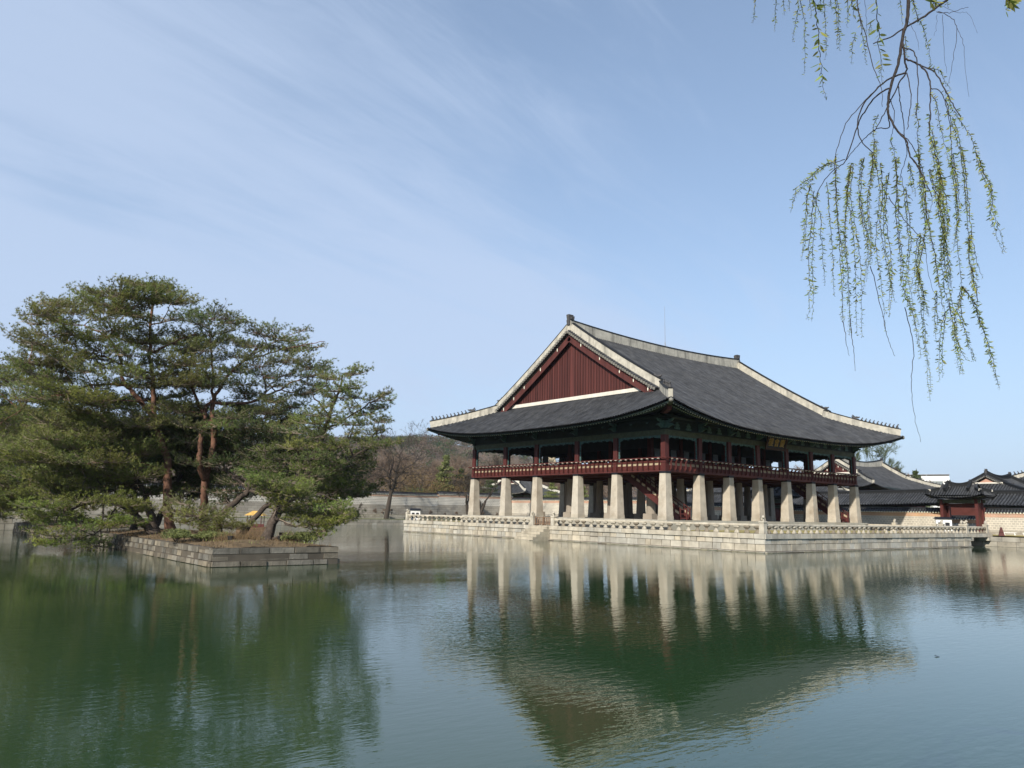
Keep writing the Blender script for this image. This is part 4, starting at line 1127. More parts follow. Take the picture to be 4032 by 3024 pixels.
def gate(label, y, w=4.0):
    """small tiled gate standing in the wall line"""
    x = 49.6; z0 = GZ
    T = thing('palace_gate', label, 'gate', (x, y, z0))
    R = Roof(x, y, math.pi/2, w*.5+1.35, 2.25, 5.55, 5.65, 6.05, 7.0, w*.5-.35, 1.25, inset=.15, pitch=.30, r=.10, seg=7, lift=.2)
    mb = MB(); hx, hy = R.hx, R.hy
    V = [R.w(v) for v in [(-w/2-.5,-.8,5.6),(w/2+.5,-.8,5.6),(w/2+.5,.8,5.6),(-w/2-.5,.8,5.6),(-hx+.1,-hy+.1,5.9),(hx-.1,-hy+.1,5.9),(hx-.1,hy-.1,5.9),(-hx+.1,hy-.1,5.9)]]
    mb.add(V, [(0,1,2,3),(0,4,5,1),(1,5,6,2),(2,6,7,3),(3,7,4,0),(3,2,1,0),(1,5,4,0),(2,6,5,1),(3,7,6,2),(0,4,7,3)]); P = make('roof', mb, M['green_dark'], T)
    R.slopes(P); finish_roof(R, P, hr=(.26,.22), wr=.3, hd=.26, hc=.24, beasts=False, figures=0, verge_r=.12, boards=False, plaster='tile_base')
    for s in (-1, 1):
        mb = MB(); c = R.w((s*(R.gx-.25), 0, 7.25)); dragon_head(mb, c, (0, s), .85); mb.taper((c[0], c[1], c[2]-.28), .5, .42, .34, col=(5, 5, 4.6)); make('ridge_beast', mb, M['ornament'], P)
        for sy in (-1, 1):
            mb = MB(); c = R.w((s*(R.hx-.45), sy*(R.hy-.45), R.H(.45)+.20)); mb.taper(c, .30, .24, .22); make('ridge_end', mb, M['plaster_white'], P)
    for s in (-1, 1):
        for o in (-.75, .75):
            mb = MB(); mb.box((x+o, y+s*w*.5, (z0+5.4)/2), (.34, .34, 5.4-z0)); make('post', mb, M['red'], T)
        mb = MB(); mb.box((x-.05, y+s*w*.5, (z0+5.2)/2), (1.5, .12, 5.2-z0)); make('side_board', mb, M['red_dark'], T)
        mb = MB(); mb.box((x-.2+1.0, y+s*(w*.5-.28), (z0+4.6)/2+.2), (1.5, .09, 4.2-z0+.2), s*.25); make('door_leaf', mb, M['red'], T)
    mb = MB()
    for o in (-.75, .75): mb.box((x+o, y, 5.15), (.26, w+.9, .42))
    make('lintel', mb, M['green_beam'], T)
    mb = MB(); mb.box((x, y, 4.72), (.3, w-.3, .3)); make('door_head', mb, M['red_dark'], T)
    mb = MB()
    for o in (-1, 1):
        for i in range(16):
            yy = y-hx+.5+(2*hx-1.0)*i/15; mb.tube([(x+o*.6, yy, 5.75), (x+o*2.0, yy, 5.52+.02*abs(i-7.5))], .06, 6, 0)
    q = make('rafter', mb, M['green_beam'], T); struct(q, 'stuff')
gate('red gate with its own small tiled roof where the bridge meets the wall', -5.8)
gate('dark red gate half hidden behind the pillars under the pavilion', 20.5, 4.4)
# inner court wall seen through the gates
tiled_wall('inner court wall glimpsed through the open red gate', (56.2,10), (56.2,-30), 1.05, 1.5, 2.5, 3.0, 3.5, WO, name='court_wall')
# modern block far beyond the roofs
c0 = at(3652, 1930, 260)
T = thing('office_block', 'white flat-roofed modern building rising behind the palace roofs', 'building', (c0[0], c0[1], GZ))
zt = at(3652, 1878, 260)[2]
mb = MB(); mb.box((c0[0], c0[1], (zt+GZ)/2), (12, 11.5, zt-GZ), math.radians(22)); make('wall', mb, M['white'], T)
mb = MB(); mb.box((c0[0], c0[1], zt+.45), (12.2, 11.7, .12), math.radians(22))
for a in range(9):
    mb.box((c0[0]+(-6+a*1.5)*math.cos(math.radians(22)), c0[1]+(-6+a*1.5)*math.sin(math.radians(22)), zt+.2), (.12,.12,.5), math.radians(22))
make('roof_rail', mb, M['steel'], T)
cr, sr = math.cos(math.radians(22)), math.sin(math.radians(22))
for wx, wy, l, rot in ((1.5,-5.8,4.5,0), (-6.05,-2.5,3.2,1)):
    mb = MB(); p = (c0[0]+wx*cr-wy*sr, c0[1]+wx*sr+wy*cr, zt-2.6); mb.box(p, (l,.1,2.2) if not rot else (.1,l,2.2), math.radians(22)); make('window', mb, M['door'], T)

# ------------------------------------------------------------------ bare trees, bushes, conifers
def bare_tree(name, label, seed, H, mats, spread=.55, trunk_h=.28, depth=6, lean=(0,0), twigs=3, r0=None, group=None, loc=(0,0,0), fork=1, twl=.045, twr=.0016, limbs=None):
    rg = random.Random(seed); tr = MB(); cr_ = MB(); r0 = r0 or H*.026
    TW = []
    def grow(p, d, l, r, k):
        n = 4; pts = [p]; q = p
        for i in range(n):
            d = (d+Vector((rg.gauss(0,.11), rg.gauss(0,.11), rg.gauss(.02,.08)))).normalized(); q = q+d*(l/n); pts.append(q)
        r2 = r*(.72 if k else .8)
        (tr if k < 3 else cr_).tube([tuple(v) for v in pts], [r+(r2-r)*i/n for i in range(n+1)], 7 if k < 2 else 4 if k < 4 else 3, caps=False)
        if k >= depth-1: TW.append((pts[-1], d))
        if k >= depth-3:
            for v in pts[1:]: TW.append((v, d))
        if k >= depth: return
        nb = (2 if rg.random() < .75 else 3) if k else (2 if fork else 3)
        for i in range(nb):
            a = rg.uniform(0, 6.283); t = rg.uniform(.6, 1.15)*spread*(1.1 if k else .8)
            ax = d.orthogonal().normalized(); ax.rotate(Matrix.Rotation(a+i*6.283/nb, 3, d))
            nd = (d*math.cos(t)+ax*math.sin(t)); nd.z += .10 if k < 3 else -.02
            grow(q, nd.normalized(), l*rg.uniform(.62, .9), r2*rg.uniform(.62, .8), k+1)
        if k and rg.random() < .6:
            v = pts[2]; a = rg.uniform(0, 6.283); ax = d.orthogonal().normalized(); ax.rotate(Matrix.Rotation(a, 3, d))
            grow(v, (d*.5+ax).normalized(), l*.55, r2*.45, k+2)
    if limbs is None: grow(Vector((0,0,-.1)), Vector((lean[0], lean[1], 1)).normalized(), H*trunk_h, r0, 0)
    else:
        for pts, ra, rb in limbs:
            Q = [Vector(q)-Vector(loc) for q in pts]; n = len(Q)
            tr.tube([tuple(v) for v in Q], [ra+(rb-ra)*(i/(n-1)) for i in range(n)], 8, caps=False)
            for i in range(n):
                if ra > .3 and i < n-1: continue
                if i < 2 or (i % 2 and i < n-1): continue
                d = (Q[i]-Q[i-1]).normalized(); rr = ra+(rb-ra)*(i/(n-1))
                if i == n-1: grow(Q[i], d, H*.13, rr*.9, 2)
                for _ in range(2 if rg.random() < .5 else 1):
                    a = rg.uniform(0, 6.283); ax = d.orthogonal().normalized(); ax.rotate(Matrix.Rotation(a, 3, d)); grow(Q[i], (d*.5+ax*.85+Vector((0,0,.12))).normalized(), H*rg.uniform(.09, .15), max(.03, rr*.45), 3)
    P = []; D_ = []
    for v, d in TW:
        for _ in range(twigs):
            P.append(v); D_.append((d+Vector((rg.gauss(0,.6), rg.gauss(0,.6), rg.gauss(.1,.5)))).normalized())
    P = np.array(P); D_ = np.array(D_); n = len(P)
    Ls = H*twl*nrg.uniform(.5, 1.4, (n, 1)); sd_ = np.cross(D_, nrg.normal(size=(n, 3))); sd_ /= np.linalg.norm(sd_, axis=1, keepdims=True)
    w = H*twr
    cr_.bulk(np.stack([P-sd_*w, P+sd_*w, P+D_*Ls], 1).reshape(-1, 3), np.arange(3*n).reshape(-1, 3))
    T = thing(name, label, 'tree', loc, group)
    for nm, b in (('trunk', tr), ('crown', cr_)):
        b.V = [v+np.array(loc) for v in b.V]
        make(nm, b, mats[0] if nm == 'trunk' else mats[1], T, smooth=nm == 'trunk')
    return T
BM = (M['bare'], M['bare'])
p = at(1522, 2041, 139)
def limb(pts, ra, rb, sd):
    r_ = np.random.default_rng(sd); n = len(pts); o = []
    w = r_.uniform(-2.5, 2.5)
    for i, (x, y) in enumerate(pts): o.append(at(x, y, 139+w*i/max(1, n-1)))
    return ([tuple(q) for q in smooth_path(o, 3)], ra, rb)
LB = [limb([(1520,2044),(1527,2005),(1533,1972),(1538,1945)], .46, .33, 1),
      limb([(1538,1945),(1534,1915),(1533,1880),(1520,1855),(1490,1838),(1462,1830),(1440,1812)], .26, .05, 2),
      limb([(1538,1945),(1551,1908),(1556,1880),(1560,1850),(1574,1818),(1572,1795),(1590,1768)], .28, .05, 3),
      limb([(1533,1880),(1540,1850),(1548,1820),(1545,1790),(1530,1765)], .17, .04, 4),
      limb([(1556,1880),(1580,1860),(1600,1840),(1630,1825),(1650,1800)], .15, .04, 5),
      limb([(1574,1818),(1600,1800),(1625,1790),(1640,1765)], .10, .03, 6),
      limb([(1490,1838),(1475,1805),(1480,1780),(1465,1765)], .10, .03, 7),
      limb([(1552,1905),(1585,1895),(1610,1870),(1665,1868)], .10, .03, 8),
      limb([(1533,1892),(1500,1885),(1478,1870),(1450,1868)], .09, .03, 9)]
bare_tree('bare_tree', 'large leafless tree with a forked trunk on the far shore left of the pavilion', 23, 14.5, BM, .55, .26, 5, (.16,.0), 2, .40, twl=.045, twr=.0008, loc=(p[0], p[1], GZ), limbs=LB)
p = at(1842, 2010, 146)
bare_tree('bare_tree', 'dark leafless tree whose trunk stands just left of the leftmost pillar', 5, 11, BM, .62, .22, 6, (.05,-.05), 3, .34, loc=(p[0], p[1], GZ+.7))
p = at(1888, 2010, 147)
bare_tree('bare_tree', 'leafless tree leaning right between the two leftmost pillars', 9, 11, BM, .55, .3, 6, (.38,-.25), 3, .28, loc=(p[0], p[1], GZ+.7))
p = at(1402, 2040, 140)
bare_tree('bare_tree', 'thin bare sapling on the far bank beside the island pine', 4, 4.0, BM, .6, .25, 5, (.2,0), 3, .06, loc=(p[0], p[1], GZ))
p = at(2085, 2000, 148)
bare_tree('bare_tree', 'leafless fan-shaped tree before the wall between second and third pillars', 31, 9, BM, .7, .12, 6, (0,0), 3, .16, loc=(p[0]-1, 82.3, GZ+.7))
# shrubs along the foot of the wall
def shrub(name, label, seed, w, h, m_, loc, group=None, nleaf=900, size=.16, stems=True):
    rg = np.random.default_rng(seed); T = thing(name, label, 'shrub', loc, group)
    mb = MB(); n = nleaf; nb = 9
    cs = np.stack([rg.normal(0, w*.26, nb), rg.normal(0, w*.26, nb), rg.uniform(.35, .8, nb)*h], 1); rs = rg.uniform(.22, .38, nb)
    k = rg.integers(0, nb, n); d = rg.normal(size=(n, 3)); d /= np.linalg.norm(d, axis=1, keepdims=True)
    P = cs[k]+d*(rs[k][:, None]*np.array([w, w, h*.8])*rg.uniform(.6, 1.1, (n, 1))); P[:,2] = np.maximum(P[:,2], .05)
    a = rg.normal(size=(n, 3)); a /= np.linalg.norm(a, axis=1, keepdims=True); b = np.cross(a, rg.normal(size=(n, 3))); b /= np.linalg.norm(b, axis=1, keepdims=True)
    s = size*rg.uniform(.5, 1.3, (n, 1))
    V = np.stack([P-a*s*.5, P+b*s*.35, P+a*s*.8], 1).reshape(-1, 3)+np.array(loc)
    mb.bulk(V, np.arange(3*n).reshape(-1, 3), 0, np.ones(3)*rg.uniform(.65, 1.35, (n, 1)))
    make('foliage', mb, m_, T)
    mb = MB()
    for i in range(7):
        a = rg.uniform(0, 6.28); q = cs[i % nb]
        mb.tube([(loc[0]+.05*math.cos(a), loc[1]+.05*math.sin(a), loc[2]-.05), (loc[0]+q[0]*.6, loc[1]+q[1]*.6, loc[2]+q[2]*.6), tuple(np.array(loc)+q)], [.03*w, .02*w, .006*w], 5)
    make('stem', mb, M['bark_grey'], T)
    return T
def conifer(name, label, seed, H, W, m_, loc, layers=9, group=None):
    rg = np.random.default_rng(seed); T = thing(name, label, 'tree', loc, group); mb = MB(); tr = MB(); base = np.array(loc, float)
    ln = rg.uniform(-.06, .06, 2)*H
    tp = lambda z: base+np.array([ln[0]*(z/H)**1.5, ln[1]*(z/H)**1.5, z])
    tr.tube([tp(z) for z in np.linspace(-.1, H*.97, 7)], np.linspace(H*.022, H*.004, 7), 6)
    PP = []
    for i in range(layers):
        z = H*(.32+.66*i/(layers-1)); rad = W*(1.02-.85*(i/(layers-1))**1.3)*rg.uniform(.8, 1.1)
        for j in range(5):
            a = rg.uniform(0, 6.283); r = rad*rg.uniform(.35, .75); c = tp(z)+np.array([math.cos(a)*r, math.sin(a)*r, rg.uniform(-.02, .02)*H]); tr.tube([tp(z-.03*H), (tp(z)+c)/2+[0, 0, .01*H], c], [H*.006, H*.004, H*.002], 4)
            n = 130; PP.append(c+rg.normal(size=(n, 3))*np.array([rad*.28, rad*.28, H*.018]))
    P = np.concatenate(PP); n = len(P)
    a = rg.normal(size=(n, 3))+[0, 0, .6]; a /= np.linalg.norm(a, axis=1, keepdims=True); b = np.cross(a, rg.normal(size=(n, 3))); b /= np.linalg.norm(b, axis=1, keepdims=True)
    s = H*.030*rg.uniform(.5, 1.3, (n, 1))
    mb.bulk(np.stack([P-a*s*.4-b*s*.25, P+b*s*.35, P+a*s], 1).reshape(-1, 3), np.arange(3*n).reshape(-1, 3), 0, np.ones(3)*rg.uniform(.6, 1.4, (n, 1)))
    make('trunk', tr, M['bark_dark'], T); make('crown', mb, m_, T)
    return T
G = 'bare twiggy shrubs along the foot of the far wall'
s0 = None
for i, x in enumerate(np.linspace(-12, 45, 15)):
    loc = (x+rnd.uniform(-1.5, 1.5), 82.4+rnd.uniform(-.7, .4), GZ+.72)
    if s0 is None: s0 = bare_tree('bare_shrub', 'bare twiggy shrub at the foot of the long far wall', 3, 2.2, (M['bare_far'], M['bare_far']), .7, .14, 4, twigs=4, r0=.03, group=G, loc=(0,0,0), twl=.12, twr=.004); s0['category'] = 'shrub'; s0.location = loc
    else: dup(s0, loc, rnd.uniform(0, 6.2), scale=rnd.uniform(.6, 1.2))
# planting between wall and hill
G1, G2, G3 = 'bare trees behind the far wall', 'mustard yellow bushes behind the far wall', 'dark pines behind the far wall'
FM = (M['bare_far'], M['bare_far'])
protos = [bare_tree('bare_tree', 'leafless brown tree in the grove behind the far wall', 40+i, 15, FM, .50+.05*(i % 3), .24, 6, twigs=3, group=G1, loc=(0,0,0), twl=.07, twr=.0012) for i in range(4)]
used = set()
k = 0
for row, (D, n) in enumerate(((165, 20), (185, 24), (215, 26), (250, 26))):
    for i in range(n):
        px = 1150+(2460-1150)*(i+rnd.uniform(.1, .9))/n
        if row == 0 and 1500 < px < 1600: continue
        q = at(px, 2000, D+rnd.uniform(-8, 8)); loc = (q[0], q[1], GZ+.6+(D-165)*.03)
        if abs(q[0]-69) < 13 and q[1] < 118 and q[0] > 50: continue
        if q[1] < 92: continue
        sc_ = rnd.uniform(.7, 1.1)*(1+(D-165)*.0022)*(.75 if px > 2050 else 1); j = k % 4; k += 1
        if j not in used: protos[j].location = loc; protos[j].scale = (sc_,)*3; used.add(j)
        else: dup(protos[j], loc, rnd.uniform(0, 6.28), scale=sc_)
def spot(px, D, z=GZ+.6):
    q = at(px, 2000, D)
    if q[1] < 91.5 and q[0] < 54: q = on_y(px, 2000, 91.5+(D-158)*.5)
    return (q[0], q[1], z)
b0 = shrub('bush', 'mustard yellow bush behind the far wall', 8, 8.5, 9.0, M['bush'], (0,0,0), G2, 2600, .30)
for i, (px, D, s) in enumerate(((1690,158,1.25), (1655,160,1.0), (1735,160,1.15), (1600,160,.7), (1570,158,.55), (1775,162,.9), (1300,160,.8), (1350,162,.6), (1470,160,.5), (1830,162,.7), (1930,160,.6))):
    if i == 0: b0.location = spot(px, D); b0.scale = (s,)*3
    else: dup(b0, spot(px, D), rnd.uniform(0, 6), scale=s)
g0 = shrub('bush', 'dark green bush behind the far wall', 9, 8, 7.5, M['bush_green'], (0,0,0), 'green bushes behind the far wall', 2400, .30)
for i, (px, D, s) in enumerate(((1625,159,.8), (1545,161,.6), (1860,160,.8), (1895,160,.9), (1800,159,.6), (1250,160,.9), (1200,160,1.0), (1440,160,.5), (1960,163,.7))):
    if i == 0: g0.location = spot(px, D); g0.scale = (s,)*3
    else: dup(g0, spot(px, D), rnd.uniform(0, 6), scale=s)
conifer('pine_tree', 'bright green pine leaning over the bushes just left of the pavilion', 14, 12.5, 2.9, M['needle'], spot(1742, 168), 8)
conifer('pine_tree', 'shorter dull green pine between the bright pine and the pavilion', 15, 10.0, 3.4, M['needle_dark'], spot(1812, 172), 6)
conifer('pine_tree', 'bushy green pine seen under the pavilion between left and middle pillars', 16, 7.8, 2.8, M['needle'], spot(2170, 166, GZ), 7)
conifer('pine_tree', 'dark pine behind the two leftmost pillars', 17, 9.0, 3.2, M['needle_dark'], spot(1925, 166), 7)
conifer('pine_tree', 'pine partly hidden behind the fourth pillar from the left', 18, 7.2, 2.5, M['needle'], spot(2298, 168, GZ), 7)
# trees above the palace roofs on the right
bt = lambda px, D, H, seed, label, m_, sp=.5, tw=7: bare_tree('tree', label, seed, H, (M['bare'], m_), sp, .3, 6, twigs=tw, loc=(at(px, 2000, D)[0], at(px, 2000, D)[1], GZ), twl=.05, twr=.0010)
bt(3478, 200, 18.5, 61, 'tall budding tree with pale green haze behind the large hall roof', M['bush_green'], .36, 5)
bt(3545, 205, 14.5, 62, 'smaller budding tree right of the tall one behind the hall roof', M['bush_green'], .45, 8)
bt(3568, 190, 11.5, 63, 'rounded twiggy tree just left of the white modern building', M['bare_far'], .5, 8)
bt(3672, 185, 10.2, 64, 'thin bare tree in front of the white modern building', M['bare_far'], .35, 3)
bt(3185, 210, 15, 66, 'bare tree whose top shows through the upper bay on the right', M['bare_far'], .5, 4)
conifer('fir_tree', 'dark conical fir in front of the white modern building', 19, 11.3, 3.4, M['needle_dark'], (*at(3622, 2000, 180)[:2], GZ), 9)
conifer('fir_tree', 'small dark fir right of the bare tree before the white building', 20, 7.4, 1.9, M['needle_dark'], (*at(3706, 2000, 178)[:2], GZ), 7)
# bench, boat, waterside pavilion
def park_bench(label, c, rz):
    T = thing('park_bench', label, 'bench', c); co, si = math.cos(rz), math.sin(rz)
    f = lambda x, y, z: (c[0]+x*co-y*si, c[1]+x*si+y*co, c[2]+z)
    mb = MB(); mb.box(f(0,0,.45), (1.8,.5,.08), rz); make('seat', mb, M['bark_grey'], T)
    mb = MB(); mb.box(f(0,.26,.78), (1.8,.06,.36), rz); make('backrest', mb, M['bark_grey'], T)
    for s in (-.7, .7): mb = MB(); mb.box(f(s,.05,.22), (.1,.5,.44), rz); make('leg', mb, M['lamp_black'], T)
p = at(1487, 2024, 143)
park_bench('small dark bench on the far bank left of the large bare tree', (p[0], p[1]-3.5, GZ+.8), -.4)
bp_ = at(1004, 2084, 94)
T = thing('canopy_boat', 'wooden boat with yellow canopy on red posts seen under the island pines', 'boat', (bp_[0], bp_[1], 0))
rz = math.radians(-40); co, si = math.cos(rz), math.sin(rz)
bf = lambda x, y, z: (bp_[0]+x*co-y*si, bp_[1]+x*si+y*co, z)
sec = []; V = []
for x in np.linspace(-2.9, 2.9, 13):
    e = 1-abs(x/2.9)**2.6; w = .25+.75*e; sh = .55+.35*(abs(x)/2.9)**2
    V += [bf(x, -w*.6, -.15), bf(x, -w, sh), bf(x, -w+.08, sh), bf(x, -w*.5, .12), bf(x, w*.5, .12), bf(x, w-.08, sh), bf(x, w, sh), bf(x, w*.6, -.15)]
mb = MB(); mb.add(V, [(i*8+j, i*8+(j+1) % 8, (i+1)*8+(j+1) % 8, (i+1)*8+j) for i in range(12) for j in range(8)]+[tuple(range(8)), tuple(12*8+j for j in reversed(range(8)))]); make('hull', mb, M['wood'], T)
for x in (-1.1, 1.1):
    for y in (-.72, .72): mb = MB(); mb.tube([bf(x, y, .3), bf(x, y, 2.25)], .055, 6); make('post', mb, M['red'], T)
mb = MB(); a = [bf(x*1.5, y*1.15, 2.2) for x, y in ((-1,-1),(1,-1),(1,1),(-1,1))]; b = [bf(x*.5, y*.15, 2.85) for x, y in ((-1,-1),(1,-1),(1,1),(-1,1))]
mb.add(a+b, [(0,1,5,4),(1,2,6,5),(2,3,7,6),(3,0,4,7),(4,5,6,7),(3,2,1,0)]); make('canopy', mb, M['yellow'], T)
for y in (-.55, .55): mb = MB(); mb.box(bf(0, y, .55), (2.2,.35,.1), rz); mb.box(bf(0, y*1.25, .8), (2.2,.05,.4), rz); make('seat', mb, M['red'], T)
T.scale = (.72, .72, .80)
hp = at(-25, 2070, 96); hp = np.array([hp[0], hp[1], GZ])
T = thing('waterside_pavilion', 'small red-posted waterside pavilion half hidden by pines at the left edge', 'pavilion', tuple(hp))
hexp = [(hp[0]+2.4*math.cos(a), hp[1]+2.4*math.sin(a)) for a in np.arange(6)*math.pi/3+.3]
mb = MB(); mb.lathe([(2.7,0),(2.7,.25)], 6, (hp[0],hp[1],GZ+1.1), rz=.3-math.pi/6); make('floor', mb, M['red_dark'], T)
for x, y in hexp:
    mb = MB(); mb.tube([(x, y, GZ+1.2), (x, y, GZ+4.6)], .13, 8); make('post', mb, M['red'], T)
    mb = MB(); mb.taper((x, y, GZ), .45, .36, 1.1); make('stone_foot', mb, M['plinth'], T)
for a, b in zip(hexp, hexp[1:]+hexp[:1]):
    mb = MB(); mb.tube([(*a, GZ+2.1), (*b, GZ+2.1)], .05, 6); mb.tube([(*a, GZ+1.75), (*b, GZ+1.75)], .035, 6); make('railing', mb, M['red'], T)
mb = MB(); mb.lathe([(4.0,4.4),(4.05,4.6),(2.6,5.4),(1.1,6.4),(.35,7.2),(.3,7.8),(.05,8.0)], 6, tuple(hp), rz=.3-math.pi/6); mb.lathe([(3.9,4.3),(2.4,4.75)], 6, tuple(hp), rz=.3-math.pi/6, mat=1); make('roof', mb, [M['tile'], M['green_dark']], T)

# ------------------------------------------------------------------ far hill
def hill_h(x, y):
    d = np.hypot(x-CAM[0], y-CAM[1]); az = np.degrees(np.arctan2(x-CAM[0], y-CAM[1]))
    top = np.interp(az, [-60, -20, 5, 20, 28, 33, 36, 39, 43, 47, 51, 56, 62], [20, 55, 66, 62, 60, 61, 56, 50, 41, 31, 20, 8, 0])
    rise = np.clip((d-330)/390, 0, 1); rise = rise*rise*(3-2*rise); fall = np.clip((1350-d)/500, 0, 1)
    wob = 3.5*np.sin(x*.021+1)+2.6*np.sin(y*.027+x*.008)+1.6*np.sin(x*.061)
    return GZ-.5+(top+wob*np.clip(top/30, 0, 1))*rise*fall
n = 90; azs = np.radians(np.linspace(-60, 64, 110)); ds = np.linspace(300, 1400, n)
A, D_ = np.meshgrid(azs, ds); X = CAM[0]+D_*np.sin(A); Y = CAM[1]+D_*np.cos(A); Z = hill_h(X, Y); w = len(azs)
mb = MB(); mb.bulk(np.stack([X, Y, Z], -1).reshape(-1, 3), np.array([(j*w+i, j*w+i+1, (j+1)*w+i+1, (j+1)*w+i) for j in range(n-1) for i in range(w-1)]))
struct(make('hill', mb, M['hill'], smooth=True))
def wood(name, n, seed, d0, d1, colr, size, hgt, m_, keep):
    rg = np.random.default_rng(seed); mb = MB()
    az = np.radians(rg.uniform(-8, 62, n)); d = rg.uniform(d0, d1, n); x = CAM[0]+d*np.sin(az); y = CAM[1]+d*np.cos(az); z = hill_h(x, y)
    k = keep(az, d, z, rg); x, y, z = x[k], y[k], z[k]; m_n = len(x); q = 110
    s = rg.uniform(.7, 1.3, (m_n, 1, 1))
    dirs = rg.normal(size=(m_n, q, 3)); dirs /= np.linalg.norm(dirs, axis=2, keepdims=True)
    P = np.stack([x, y, z+hgt*.55], 1)[:, None]+dirs*np.array([size, size, hgt*.5])*s*rg.uniform(.45, 1, (m_n, q, 1))
    a = rg.normal(size=(m_n, q, 3)); b = rg.normal(size=(m_n, q, 3)); t = .62*s
    V = np.stack([P-a*t*.5, P+b*t*.5, P+a*t*.6], 2).reshape(-1, 3)
    c = (np.asarray(colr)*rg.uniform(.6, 1.4, (m_n, 1, 1))*rg.uniform(.8, 1.2, (m_n, q, 1))).reshape(-1, 3)
    mb.bulk(V, np.arange(len(V)).reshape(-1, 3), 0, c); struct(make(name, mb, m_), 'stuff')
wood('bare_wood', 2600, 5, 340, 780, (.72,.72,.74), 3.6, 7.5, M['bare_far'], lambda az, d, z, rg: z > 1.0)
wood('pine_wood', 2100, 6, 470, 800, (.62,.68,.66), 4.2, 7.5, M['needle_dark'], lambda az, d, z, rg: (z > 30+rg.uniform(-9, 9, len(z))) | ((z > 4) & (rg.random(len(z)) < .16)))
for i, (px, py, D, sx, sy, h, lab) in enumerate(((1650,1741,690,13,7,4,'long pale building on the crest of the hill left of the pavilion eave'), (1612,1736,700,7,6,3,'tiny white hut on the crest of the hill, farthest left'), (1762,1752,690,8,6,4,'pale cube-shaped house on the hill crest beside the pavilion eave'), (2172,1801,640,6,4,2,'pale house on the hill seen through the upper bay'))):
    q = at(px, py, D); mb = MB(); z = q[2]
    T = thing('hill_house', lab, 'house', (q[0], q[1], z-5))
    mb.box((q[0], q[1], z-2.5+h/2), (sx, sy, h+5), -.6); make('wall', mb, M['beige'], T)
    mb = MB(); mb.box((q[0], q[1], z+h+.2), (sx+.8, sy+.8, .4), -.6); make('roof', mb, M['bank_stone'], T)

